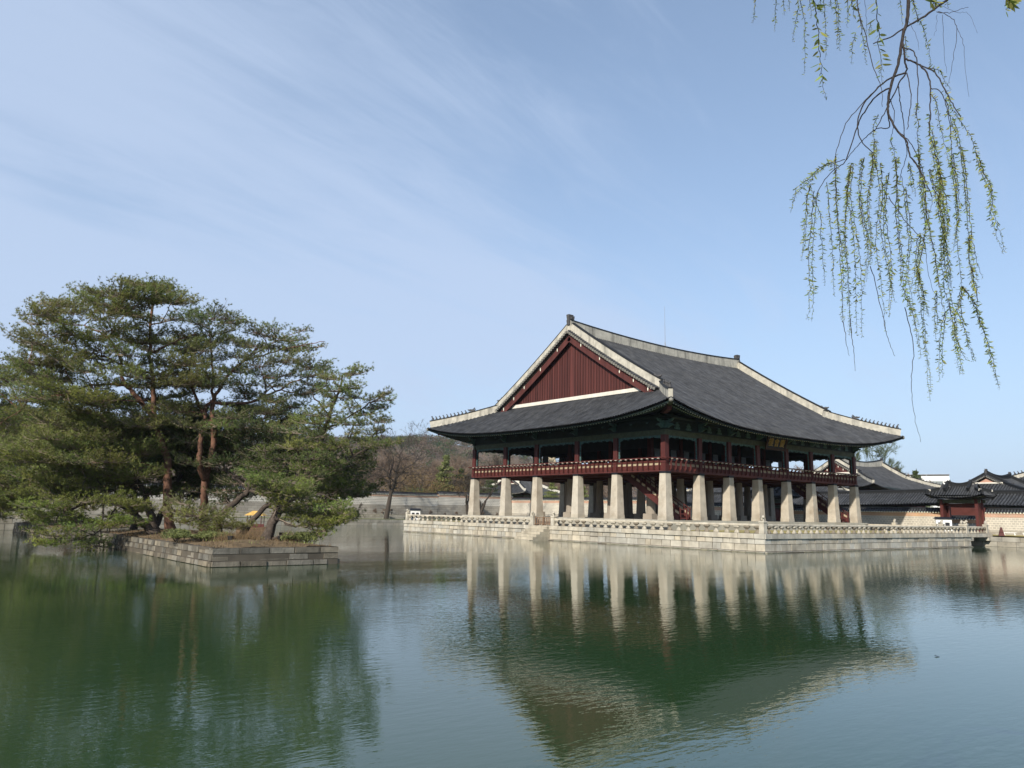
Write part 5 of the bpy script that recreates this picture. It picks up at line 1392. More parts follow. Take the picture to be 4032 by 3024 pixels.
# ------------------------------------------------------------------ red pines on the islands
def inside(poly, x, y):
    c = False; n = len(poly); j = n-1
    for i in range(n):
        (xi, yi), (xj, yj) = poly[i], poly[j]
        if (yi > y) != (yj > y) and x < (xj-xi)*(y-yi)/(yj-yi)+xi: c = not c
        j = i
    return c
def pine(label, base, D, stems, polys, r0=.30, dd=3.2, sx=105, sy=40, m_='needle', bark='bark_red', seed=1, dens=1.0, group=None, extra=(), tint=(1,1,1), name='pine_tree'):
    """stems: trunk and limb lines; the crown is built up of flat needle pads carried on limbs"""
    rg = np.random.default_rng(seed); T = thing(name, label, 'tree', tuple(base), group)
    tr = MB(); tw = MB(); cr_ = MB()
    nodes = []
    k0 = D/FPX
    for si_, st in enumerate(stems):
        P = []
        off = np.array([0, 0, 0.0])
        for i, (x, y) in enumerate(st[0]):
            p = at(x, y, D)
            P.append(p)
        if si_ == 0:
            # bring the foot onto the island and fade the shift out up the trunk
            sh = np.asarray(base)-[0, 0, .15]-P[0]
            P = [p+sh*max(0, 1-i/3.0) for i, p in enumerate(P)]
            if len(P) > 1: P[0] = np.asarray(base)-[0, 0, .15]
        else:
            j = min(range(len(nodes)), key=lambda q: np.linalg.norm(nodes[q][0]-P[0]) if nodes else 0)
            dep = st[2] if len(st) > 2 else rg.uniform(-1, 1)*dd*.6
            v = (P[0]-CAM); v[2] = 0; v /= np.linalg.norm(v)
            P = [p+v*dep*(i/(len(P)-1)) for i, p in enumerate(P)]
            P[0] = nodes[j][0]
        Q = smooth_path(P, 5); n = len(Q)
        ra, rb = st[1]
        Q = [q+(rg.normal(size=3)*.035 if 0 < i < n-1 else 0) for i, q in enumerate(Q)]
        rad = [ra+(rb-ra)*(i/(n-1))**.85 for i in range(n)]
        if si_ == 0: rad[0] *= 1.35; rad[1] *= 1.12
        tr.tube(Q, rad, 9)
        for q, r in zip(Q, rad): nodes.append((q, r))
    NP = np.array([q for q, r in nodes]); NR = np.array([r for q, r in nodes])
    pads = list(extra)
    for poly in polys:
        xs = [p[0] for p in poly]; ys = [p[1] for p in poly]; got = []
        area = 0
        for _ in range(2600):
            x, y = rg.uniform(min(xs), max(xs)), rg.uniform(min(ys), max(ys))
            if not inside(poly, x, y): continue
            if any(((x-a)/(sx*.92))**2+((y-b)/(sy*.92))**2 < 1 for a, b in got): continue
            got.append((x, y))
        pads += [(x, y, sx*rg.uniform(.75, 1.15), sy*rg.uniform(.55, .95)) for x, y in got]
    tufts, axes, cols = [], [], []
    for pd in pads:
        x, y, rx, ry = pd[:4]
        dep = pd[4] if len(pd) > 4 else rg.uniform(-1, 1)*dd
        # keep the two tall trunks clear of pads in front of them
        if len(pd) < 5 and D > 51 and ((abs(x-652) < 62 and 1640 < y < 2090) or (abs(x-815) < 62 and 1600 < y < 2090)):
            if D < 53.5: continue
            dep = max(dep, 58.5-D)+rg.uniform(0, 1)
        c = at(x, y, D+dep); R_, H_ = rx*k0, ry*k0*.8
        # limb from the trunk
        d = NP-c; hd = np.hypot(d[:,0], d[:,1]); cost = np.hypot(hd, d[:,2]+.35*hd)+np.where(d[:,2] > .3, 3*d[:,2], 0)+np.where(NR < .03, .8, 0)
        j = int(np.argmin(cost)); a = NP[j]; ln = np.linalg.norm(c-a)
        mid = (a+c)/2+np.array([rg.normal()*.1*ln, rg.normal()*.1*ln, rg.uniform(-.12, .06)*ln]); e = c+np.array([0, 0, -H_*.35])
        q = smooth_path([a, a+(mid-a)*.5+rg.normal(size=3)*.03*ln, mid, mid+(e-mid)*.55+rg.normal(size=3)*.04*ln, e], 4); n = len(q)
        r1 = min(NR[j]*.75, .030+.017*ln)
        tr.tube(q, [r1+(.022-r1)*(i/(n-1)) for i in range(n)], 6)
        NP = np.concatenate([NP, np.array(q[4::4])]); NR = np.concatenate([NR, np.array([r1+(.022-r1)*(i/(n-1)) for i in range(4, n, 4)])])
        out = c[:2]-a[:2]; out = out/max(np.linalg.norm(out), .1)
        nt_ = int(max(8, 15*dens*R_*R_+9)); tc_ = rg.uniform(.72, 1.28)*np.array([rg.uniform(.9, 1.15), 1, rg.uniform(.8, 1.1)])
        oa = math.atan2(out[1], out[0]); tl_ = rg.uniform(.0, .38)
        for _ in range(nt_):
            ph = rg.uniform(0, 6.283); rr = math.sqrt(rg.uniform(.05, 1)); stp = c+np.array([math.cos(ph)*R_*.15*rr, math.sin(ph)*R_*.15*rr, -H_*.35])+np.array([*(-out*R_*.45*rg.random()), 0])
            u_ = np.array([math.cos(ph)*rr*R_, math.sin(ph)*rr*R_, H_*(.75*(1-rr*rr)+rg.uniform(-.6, .5))+.08*R_*rr+tl_*R_*rr*math.cos(ph-oa)])
            en = c+u_; dv = en-stp; L_ = np.linalg.norm(dv); dv /= max(L_, 1e-6)
            mm = (stp+en)/2+np.array([0, 0, -.08*L_])+rg.normal(size=3)*.04*L_
            tw.tube([stp, mm, en], [.018, .013, .006], 3, caps=False)
            nn = max(2, int(L_/.19)); f = rg.uniform(.35, 1.05, nn)[:, None]
            b = np.where(f < .5, stp+(mm-stp)*f*2, mm+(en-mm)*(f*2-1))+rg.normal(size=(nn, 3))*.085
            tufts.append(b); ax = dv*.55+np.array([0, 0, .75]); axes.append(np.tile(ax/np.linalg.norm(ax), (nn, 1))+rg.normal(size=(nn, 3))*.28)
            cols.append(tc_*rg.uniform(.75, 1.3, (nn, 1)))
    # loose cones and dead twigs on the limbs
    for _ in range(int(62*dens)):
        j = rg.integers(0, len(NP)); a = NP[j]
        if a[2] < base[2]+1.2 or NR[j] > .16 or a[2] > base[2]+.55*np.max(NP[:,2]-base[2]): continue
        v = rg.normal(size=3)*np.array([1, 1, .5]); v /= np.linalg.norm(v); L_ = rg.uniform(.5, 1.9)
        tw.tube([a, a+v*L_*.5+[0, 0, -.05], a+v*L_+[0, 0, rg.uniform(-.2, .15)]], [.028, .019, .007], 4); tw.tube([a+v*L_*.55+[0, 0, -.05], a+v*L_*.8+rg.normal(size=3)*.2*L_], [.015, .006], 3)
    P = np.concatenate(tufts); A_ = np.concatenate(axes); C_ = np.concatenate(cols)*np.asarray(tint); n = len(P); K = 13
    W = A_[:, None, :]+rg.normal(size=(n, K, 3))*.85; W /= np.linalg.norm(W, axis=2, keepdims=True)
    S_ = np.cross(W, rg.normal(size=(n, K, 3))); S_ /= np.linalg.norm(S_, axis=2, keepdims=True)
    ln = rg.uniform(.10, .19, (n, K, 1)); wd_ = .0125
    p = P[:, None, :]+W*.01
    V = np.stack([p-S_*wd_, p+S_*wd_, p+W*ln], 2).reshape(-1, 3)
    cr_.bulk(V, np.arange(len(V)).reshape(-1, 3), 0, np.repeat(C_, K, 0)*rg.uniform(.85, 1.15, (n*K, 1)))
    make('trunk', tr, M[bark], T, smooth=True); make('twigs', tw, M['twig'], T, smooth=True); make('crown', cr_, M[m_], T)
    return T
GI = .95
# tall twin-limbed pine in the middle of the island
pine('tall red-barked pine rising highest on the near island', (-39.7, 8.4, GI), 55.5,
     [([(662,2098),(651,1975),(660,1831),(634,1740),(608,1650),(602,1507),(588,1400),(600,1206),(622,1140)], (.33,.05)),
      ([(612,1640),(533,1556),(488,1500),(470,1405),(425,1328),(330,1275)], (.17,.04)),
      ([(500,1515),(420,1512),(340,1515),(260,1545),(140,1560)], (.11,.03)),
      ([(590,1400),(640,1370),(720,1340),(770,1330)], (.09,.03)), ([(590,1470),(480,1430),(380,1390),(300,1370)], (.08,.03)),
      ([(655,1850),(560,1820),(480,1860),(370,1880)], (.09,.03))],
     [[(165,1205),(190,1190),(340,1210),(420,1215),(560,1240),(720,1250),(750,1330),(770,1430),(700,1530),(560,1600),(330,1600),(130,1560),(130,1480),(140,1400),(120,1330)],
      [(345,1165),(420,1130),(560,1115),(690,1150),(700,1190),(560,1215),(400,1205)], [(330,1560),(470,1590),(560,1640),(640,1600),(720,1500),(800,1480),(800,1600),(700,1680),(560,1700),(330,1660)], [(110,1650),(300,1640),(600,1660),(640,1720),(560,1840),(330,1830),(120,1780)]],
     extra=((520,1120,70,22), (625,1128,60,22), (400,1150,55,24), (690,1180,55,26), (150,1215,45,20), (130,1270,50,22), (110,1320,50,20), (105,1390,45,18), (200,1250,75,26), (440,1225,80,30)), seed=11, dens=1.0, tint=(1.0,1.02,.9))
pine('tall double-stemmed pine with grey lower bark right of the highest pine', (-37.6, 8.2, GI), 55.0,
     [([(816,2098),(808,1975),(823,1831),(836,1782),(838,1640),(838,1587),(880,1500),(960,1420),(1010,1370)], (.30,.05)),
      ([(812,1900),(786,1831),(790,1740),(806,1650),(812,1600),(850,1565)], (.22,.09), .2),
      ([(806,1640),(770,1560),(745,1470),(760,1390),(800,1310)], (.12,.03)), ([(840,1580),(960,1585),(1070,1545),(1160,1495),(1230,1470)], (.12,.03)),
      ([(800,1650),(870,1660),(1000,1655),(1100,1620)], (.09,.03)), ([(838,1590),(840,1480),(830,1380),(820,1290)], (.11,.03)), ([(960,1420),(1080,1390),(1180,1370),(1270,1362)], (.06,.02)), ([(930,1450),(1050,1360),(1130,1310)], (.06,.02))],
     [[(740,1250),(830,1235),(900,1250),(960,1290),(1060,1305),(1130,1300),(1160,1330),(1200,1390),(1180,1420),(1260,1450),(1220,1540),(1150,1590),(1010,1560),(900,1520),(760,1520),(720,1400)], [(880,1560),(1150,1580),(1180,1680),(1000,1720),(860,1700)], [(700,1560),(800,1600),(800,1680),(680,1680)]],
     extra=((780,1240,70,28), (850,1232,50,22), (900,1250,45,22), (1000,1300,70,26), (1080,1292,60,24), (1190,1300,55,18), (1270,1362,38,13), (1215,1376,50,16), (1260,1450,55,22)), seed=22, sx=95, sy=38, dens=.82, bark='bark_red', tint=(.86,.92,.95))
pine('slanting pine with fan-like sprays at the right end of the island', (-37.6, -2.2, GI), 46.5,
     [([(1091,2113),(1116,2012),(1140,1950),(1170,1885),(1217,1813),(1257,1750),(1290,1660),(1306,1607),(1339,1526),(1355,1470)], (.30,.04)),
      ([(1175,1880),(1240,1850),(1330,1820),(1423,1784),(1500,1740)], (.12,.03)), ([(1280,1690),(1350,1660),(1440,1600),(1510,1560)], (.07,.02)), ([(1300,1640),(1240,1570),(1220,1530)], (.06,.02)), ([(1380,1800),(1370,1720),(1400,1660)], (.06,.02))],
     [[(1270,1490),(1330,1470),(1400,1460),(1410,1500),(1430,1550),(1500,1560),(1540,1580),(1500,1640),(1510,1680),(1450,1730),(1500,1750),(1440,1800),(1330,1780),(1230,1720),(1200,1640),(1290,1570)]],
     extra=((1405,1450,40,14), (1380,1475,50,16), (1290,1485,45,16), (1525,1545,36,10), (1500,1560,45,14), (1540,1575,30,9), (1480,1610,55,18), (1515,1655,40,13), (1490,1690,45,14), (1560,1738,50,16), (1500,1745,60,18), (1450,1765,60,18), (1170,1760,80,28,-1.6), (1240,1800,85,28,-1.8), (1190,1840,80,26,-1.5), (1290,1760,80,26,-1.5), (1150,1700,80,28,-1), (1260,1710,75,26,-1.3), (1220,1660,70,24,-1), (1320,1830,80,24,-1.2), (1130,1900,80,24,-1.4), (1250,1870,80,24,-1.6)), seed=33, sx=78, sy=30, dens=.9, dd=2.2, bark='bark_dark', tint=(.95,1,.9))  # bark_dark here puts the shadow on this trunk into its colour
pine('leaning pine with low bright pads at the near right corner of the island', (-39.3, -6.4, GI), 42.3,
     [([(1044,2138),(1072,2060),(1086,2020),(1098,1986),(1122,1930),(1150,1890)], (.20,.05)), ([(1080,2040),(1140,2065),(1200,2075)], (.09,.03), -.8), ([(1098,1986),(1180,1960),(1270,1950),(1350,1990)], (.08,.02)), ([(1110,1950),(1060,1920),(1010,1905)], (.07,.02))],
     [[(985,1910),(1060,1880),(1180,1890),(1260,1930),(1200,1960),(1060,1960)], [(1130,1990),(1260,1970),(1340,1990),(1395,2010),(1340,2060),(1260,2090),(1180,2060)]],
     extra=((1120,1990,60,20,-.6), (1260,2035,80,24), (1300,2000,85,26), (1350,2020,60,22), (1230,2060,70,24), (1180,1945,80,24), (1060,1920,80,26), (1270,2105,60,22)), seed=44, sx=80, sy=30, dens=1.15, dd=1.6, bark='bark_dark', tint=(1.05,1.12,.85))
pine('dark pine behind the others in the middle of the island, slanting right', (-37.7, 5.5, GI), 54,
     [([(1000,2110),(955,2050),(960,1990),(975,1932),(990,1850),(1040,1780)], (.33,.06)), ([(985,1890),(1100,1830),(1210,1800)], (.10,.03)), ([(975,1930),(900,1860),(800,1830)], (.10,.03)), ([(1020,1800),(1010,1740),(940,1700)], (.07,.02))],
     [[(700,1720),(850,1690),(1000,1670),(1150,1700),(1260,1780),(1350,1830),(1400,1880),(1330,1930),(1180,1890),(1050,1880),(920,1900),(760,1900),(690,1840)]],
     extra=((1380,1900,70,20), (1330,1930,70,22), (1300,1850,80,26), (880,1935,90,28,2), (965,1950,85,26,2.5), (1060,1925,90,28,1.5), (900,1975,80,24,2), (1150,1950,90,28,2), (1240,1985,85,26,2), (1160,2010,80,24,2.5), (1300,2040,75,24,2), (700,1930,80,28,3), (720,1975,70,24,3), (560,2000,70,24,3), (600,1940,80,26,3)), seed=55, sx=100, sy=40, dens=1.0, m_='needle_dark', bark='bark_dark')
pine('dark-trunked pine leaning left with pads drooping over the water', (-40.4, 9.2, GI), 57,
     [([(622,2098),(600,2030),(579,1965),(545,1900),(470,1840),(400,1810)], (.33,.06)), ([(560,1930),(450,1930),(360,1950),(250,1980)], (.09,.03)), ([(500,1865),(420,1760),(330,1720)], (.09,.03))],
     [[(130,1720),(300,1690),(520,1720),(600,1780),(560,1900),(430,1960),(230,1960),(110,1900),(90,1800)]], seed=66, sx=100, sy=38, bark='bark_dark', tint=(1.02,1.06,.85))
pine('low crooked pine whose branches hang out over the water on the left', (-41.6, 4.6, GI), 52.5,
     [([(571,2095),(540,2050),(500,2004),(430,1975),(330,1985),(230,2030)], (.29,.05)), ([(470,1985),(430,2040),(390,2090),(330,2120)], (.07,.02)), ([(420,1985),(400,2060),(395,2120),(390,2150)], (.05,.02))],
     [[(150,1970),(300,1960),(480,1960),(540,2010),(520,2060),(400,2060),(250,2070),(130,2060)]],
     extra=((165,2135,60,16), (230,2140,60,16), (300,2120,65,18), (370,2145,65,17), (400,2130,50,16), (350,2165,45,12), (210,2105,60,18), (320,2080,70,20), (430,2070,50,16), (130,2090,50,16)), seed=77, sx=85, sy=30, dd=2.0, bark='bark_dark', tint=(1.05,1.1,.8))
pine('young pine growing low beside the double-stemmed trunk', (-39.0, 1.2, GI), 50,
     [([(742,2110),(735,2060),(728,2020),(740,1985)], (.13,.04)), ([(730,2040),(690,2010),(670,1995)], (.05,.02)), ([(735,2050),(800,2040),(860,2050)], (.05,.02))],
     [[(660,1985),(740,1970),(830,1995),(900,2030),(930,2075),(840,2080),(720,2060),(650,2030)]], seed=88, sx=75, sy=28, dens=1.1, dd=1.5, bark='bark_dark')
pine('dark bushy pine at the back of the near island', (-41.2, 11.6, GI), 60.5,
     [([(560,2085),(556,2000),(540,1900),(560,1800),(540,1720)], (.24,.06)), ([(545,1890),(440,1850),(340,1830)], (.09,.03)), ([(556,1820),(680,1760),(760,1740)], (.09,.03))],
     [[(300,1700),(480,1660),(700,1660),(850,1690),(860,1800),(780,1960),(620,1930),(420,1940),(300,1860)]], seed=99, sx=115, sy=46, m_='needle_dark', bark='bark_dark')
pine('dark spreading pine filling the right rear of the near island', (-37.6, 1.8, GI), 49.5,
     [([(1010,2110),(1030,2050),(1070,1990),(1120,1940),(1180,1880),(1230,1830)], (.22,.06)), ([(1090,1970),(1180,1950),(1290,1940),(1380,1930)], (.09,.03)), ([(1140,1920),(1250,1870),(1370,1840)], (.08,.03)), ([(1060,2010),(1150,2010),(1270,2020)], (.07,.02))],
     [[(1050,1760),(1200,1740),(1330,1790),(1430,1820),(1420,1880),(1440,1920),(1390,1960),(1290,1990),(1370,2040),(1260,2060),(1150,2020),(1060,1960),(1000,1860)]],
     extra=((1430,1850,50,18), (1400,1945,60,18), (1440,1795,55,16), (1360,2045,60,20)), seed=58, sx=88, sy=34, dens=1.1, dd=2.4, m_='needle_dark', bark='bark_dark', tint=(1.1,1.1,.9))
pine('broad dark pine closing the middle of the near island behind the two tall trunks', (-40.0, 11.4, GI), 59.5,
     [([(760,2090),(752,1990),(760,1880),(740,1770),(720,1680)], (.24,.06)), ([(755,1850),(860,1790),(960,1760)], (.09,.03)), ([(755,1800),(640,1740),(560,1720)], (.09,.03))],
     [[(560,1640),(700,1600),(800,1640),(900,1610),(1060,1620),(1180,1660),(1150,1760),(1000,1820),(860,1840),(700,1800),(580,1740)]], seed=59, sx=105, sy=42, dens=.9, m_='needle_dark', bark='bark_dark', tint=(1.1,1.1,.9))
q = (-41.5, 29.0, GI)
pine('broad bright pine on the farther island at the left edge', q, 75,
     [([(215,2090),(205,1990),(180,1880),(150,1760),(120,1650),(60,1560)], (.36,.07)), ([(175,1860),(60,1800),(-60,1760)], (.14,.04)), ([(150,1770),(260,1690),(340,1660)], (.12,.04)), ([(120,1660),(20,1560),(-60,1500)], (.10,.03))],
     [[(-160,1500),(-40,1455),(40,1450),(110,1460),(220,1530),(340,1620),(400,1720),(380,1850),(200,1960),(0,1990),(-160,1970)]],
     extra=((0,1445,70,16), (60,1440,55,16), (110,1450,50,18), (-60,1470,70,18)), seed=111, sx=100, sy=38, dd=4.5, dens=.62, tint=(1.02,1.06,.85))
q = (-43.2, 35.5, GI)
pine('second pine on the farther island, mostly cut off by the left edge', q, 81,
     [([(0,2080),(-10,1980),(-40,1850),(-60,1700),(-90,1600)], (.32,.07)), ([(-30,1880),(60,1850),(140,1870)], (.12,.04)), ([(-40,1850),(-130,1800),(-200,1780)], (.12,.04))],
     [[(-260,1600),(-120,1560),(0,1600),(120,1740),(200,1850),(120,1990),(0,2020),(-200,2000),(-280,1800)]], seed=121, sx=110, sy=40, dd=4, dens=.5, tint=(1.0,1.0,.85))
rg = np.random.default_rng(71); mb = MB(); P = np.stack([rg.uniform(IS1[0]+.2, IS1[2]-.2, 5200), rg.uniform(IS1[1]+.2, IS1[3]-.2, 5200), np.full(5200, .98)], 1)
P = P[(np.sin(P[:,0]*2.3+2)+np.sin(P[:,1]*1.1+P[:,0])+rg.uniform(-.8, .8, len(P))) > .9]
blades(mb, P, .14, .03, .8, (1, 1, 1), .45, rg); struct(make('green_grass', mb, M['grass']), 'stuff')
# low growth, dry stalks and flood lamps on the near island
def needle_bush(label, px, py, D, w, h, seed):
    c = at(px, py, D); c[2] = GI
    return shrub('pine_shrub', label, seed, w, h, M['needle'], tuple(c), None, 1500, .13)
needle_bush('low green shrub at the stone edge left of centre on the near island', 695, 2135, 43.2, 1.3, .55, 1)
needle_bush('spreading green shrub by the stone edge below the double-stemmed pine', 800, 2130, 42.6, 1.5, .5, 2)
needle_bush('small green shrub at the right end of the near island', 1205, 2130, 41.5, 1.5, .55, 3)
for i, (px, w, sd_) in enumerate(((910, 1.5, 5), (965, 1.2, 6), (1140, 1.0, 7))):
    c = at(px, 2130, 41.6+i*.5); c[2] = GI; rg = np.random.default_rng(sd_)
    T = thing('dry_bush', ('largest pale dry bush near the stone edge, left of the leaning trunk', 'smaller pale dry bush just left of the leaning trunk', 'thin dry bush right of the leaning trunk')[i], 'shrub', tuple(c))
    mb = MB(); n = 320; P = np.stack([rg.normal(0, w*.28, n), rg.normal(0, w*.28, n), np.zeros(n)], 1)+c; blades(mb, P, .62, .018, .9, (1.25,1.2,1.1), .35, rg); make('stalks', mb, M['straw'], T)
for i, (px, py, D, lab) in enumerate(((908,2146,41.2,'black flood lamp on the stone edge among dry stalks'), (1105,2137,41.6,'black flood lamp right of the leaning trunk\'s foot'), (866,2124,45,'black flood lamp beside the spreading shrub'), (1179,2118,46,'black flood lamp farthest right on the near island'), (1109,2112,47.5,'black flood lamp at the foot of the slanting pine'))):
    c = at(px, py, D); c[2] = GI-.02; T = thing('flood_lamp', lab, 'lamp', tuple(c), 'black flood lamps on the near island')
    mb = MB(); mb.box((c[0], c[1], c[2]+.06), (.06,.06,.2)); make('stand', mb, M['lamp_black'], T)
    mb = MB(); mb.taper((c[0], c[1], c[2]+.14), .22, .26, .2, .6+i); make('housing', mb, M['lamp_black'], T)

# ------------------------------------------------------------------ willow hanging into the top right corner
WD = 3.2
def wp(x, y, dz=0.0): return at(x, y, WD+dz)
def w6(L_): return [(2900+x*.5125, y*.5125) for x, y in L_]
def w7(L_): return [(2950+x*.693, 600+y*.693) for x, y in L_]
T = thing('willow_tree', 'weeping willow reaching in from the upper right with thin budding twigs', 'tree', (-58.2, -51.6, GZ))
rg = np.random.default_rng(5)
BR_ = []
def branch(pts, r0, r1, d0=0.0, d1=0.0, name='branch'):
    n = len(pts); P = [wp(x, y, d0+(d1-d0)*i/(n-1)) for i, (x, y) in enumerate(pts)]
    Q = smooth_path(P, 5); k = len(Q); Q = [q+rg.normal(size=3)*.0012 for q in Q]
    mb = MB(); mb.tube(Q, [(r0+(r1-r0)*i/(k-1))*(1+.07*math.sin(i*2.1)) for i in range(k)], 7); make(name, mb, M['willow_bark'], T, smooth=True)
    BR_.append(Q); return Q
top = w6([(1330,-60),(1322,0),(1312,150),(1275,300),(1245,490),(1190,640),(1165,800),(1165,870),(1190,930),(1240,1010),(1310,1100),(1330,1190),(1390,1270),(1460,1410),(1500,1510)])
main = branch(top, .0074, .0016)
side = branch(w6([(1660,-40),(1610,0),(1450,120),(1310,205),(1180,285),(1050,335)]), .0055, .002, .06, -.02)
for pts, r0, r1 in (
    ([(1275,330),(1298,480),(1302,555),(1250,640),(1190,760),(1120,900),(1060,1010)], .006, .0016),
    ([(1300,560),(1200,590),(1090,670),(980,800),(930,940),(960,1080),(1050,1180),(1080,1300)], .0055, .0016),
    ([(1300,450),(1390,490),(1470,580),(1490,700),(1487,880),(1480,1050)], .0055, .002),
    ([(1295,370),(1360,395),(1390,490),(1395,680),(1383,880)], .004, .0015),
    ([(1390,490),(1520,555),(1600,690),(1660,800),(1720,900)], .0042, .0018),
    ([(1490,680),(1560,700),(1610,800),(1640,950)], .003, .0014),
    ([(1170,680),(1070,740),(980,860),(930,960),(840,1230),(740,1310),(640,1440),(585,1600)], .005, .0013),
    ([(1090,670),(990,770),(860,920),(790,1080),(755,1260)], .003, .0014),
    ([(830,1225),(740,1258),(690,1258)], .0026, .0014),
    ([(1165,870),(1170,980),(1090,985),(1010,1040),(930,1120),(840,1230)], .0035, .0015),
    ([(1245,650),(1255,770),(1280,900),(1290,1050),(1310,1180),(1265,1330),(1245,1420)], .003, .0012),
    ([(1310,560),(1335,680),(1340,800),(1325,900),(1310,990)], .003, .0015),
    ([(1180,760),(1210,850),(1205,980),(1180,1080)], .0025, .001),
    ([(1240,1010),(1330,1090),(1400,1230),(1440,1350)], .0028, .0012),
    ([(1270,1350),(1290,1460),(1360,1545)], .0018, .0008),
    ([(925,0),(940,100),(995,280),(1040,480),(1085,600),(1115,690),(1118,820)], .0035, .001),
    ([(1540,90),(1620,100),(1700,80),(1780,55)], .002, .0008), ([(1540,90),(1640,130),(1690,200),(1685,330),(1660,480),(1630,640)], .002, .0007),
    ([(1690,210),(1740,330),(1755,500),(1780,740)], .0012, .0005), ([(1585,110),(1590,300),(1600,450),(1615,560)], .0012, .0005),
    ([(1300,130),(1360,230),(1395,330),(1400,390)], .0012, .0005), ([(1570,40),(1700,100),(1780,100),(1850,250)], .001, .0004), ([(1540,110),(1535,200),(1520,280)], .001, .0004), ([(985,0),(1000,150),(1003,260)], .0012, .0006)):
    branch(w6(pts), r0*.66, r1*.9, rg.uniform(-.03, .03), rg.uniform(-.25, .25))
for pts in ([(690,645),(720,760),(770,990),(800,1090),(828,1160)], [(885,880),(915,1000),(935,1100),(925,1250),(922,1350),(940,1500),(978,1645)], [(528,955),(540,1000),(550,1080),(568,1155)], [(575,940),(583,1050),(595,1150),(603,1240)], [(790,250),(880,380),(960,470),(1000,520),(1010,640),(1045,795)], [(925,40),(980,120),(1040,260),(1030,330)]):
    branch(w7(pts), .0016, .0006, 0, rg.uniform(-.1, .1))

def twig(pts, leaf=1.0, gap=.0090, d0=None, bare=.0, col=(1,1,1)):
    """one hanging twig with its leaf pairs"""
    d0 = rg.uniform(-.35, .45) if d0 is None else d0
    n = len(pts); P = [wp(x, y, d0+.03*i) for i, (x, y) in enumerate(pts)]; Q = np.array(smooth_path(P, 7))
    Q[1:-1] += rg.normal(size=(len(Q)-2, 3))*.0018
    mb = MB(); k = len(Q); mb.tube(Q, [.0016-.0011*i/(k-1) for i in range(k)], 5); tw_ = make('hanging_twig', mb, M['willow_bark'], T)
    seg = np.r_[0, np.cumsum(np.linalg.norm(np.diff(Q, axis=0), axis=1))]; tot = seg[-1]
    s = tot*bare; V = []; C = []; F = []
    while s < tot:
        i = min(int(np.searchsorted(seg, s)), k-1); i = max(1, i); t = (s-seg[i-1])/max(seg[i]-seg[i-1], 1e-9); p = Q[i-1]+(Q[i]-Q[i-1])*t
        tg = Q[i]-Q[i-1]; tg /= np.linalg.norm(tg)
        fade = min(1, .55+.6*(1-s/tot)) if s > tot*.8 else 1
        for _ in range(rg.integers(2, 4)):
            a = rg.normal(size=3); a -= tg*a.dot(tg); a /= np.linalg.norm(a)
            d = tg*rg.uniform(.15, 1.0)+a*rg.uniform(.5, 1.0)+np.array([0, 0, rg.uniform(-.1, .45)]); d /= np.linalg.norm(d); L_ = leaf*fade*rg.uniform(.009, .019); w = L_*rg.uniform(.11, .17)
            sd2 = np.cross(d, rg.normal(size=3)); sd2 /= np.linalg.norm(sd2); nn = np.cross(d, sd2)
            b = len(V); q = p+rg.normal(size=3)*.002; bend = a*L_*.18+nn*L_*.1
            V += [q, q+d*L_*.35-sd2*w+bend*.2, q+d*L_*.35+sd2*w+bend*.2, q+d*L_*.72-sd2*w*.8+bend*.6, q+d*L_*.72+sd2*w*.8+bend*.6, q+d*L_+bend]
            F += [(b, b+1, b+2), (b+1, b+3, b+4), (b+1, b+4, b+2), (b+3, b+5, b+4)]; c = np.array(col)*rg.uniform(.6, 1.35)*np.array([rg.uniform(.85, 1.3), 1, rg.uniform(.7, 1.1)]); C += [c]*4
        s += gap*leaf*rg.uniform(.6, 1.4)
    mb = MB(); mb.bulk(np.array(V), np.array(F), 0, np.array(C)); make('leaves', mb, M['willow_leaf'], tw_)
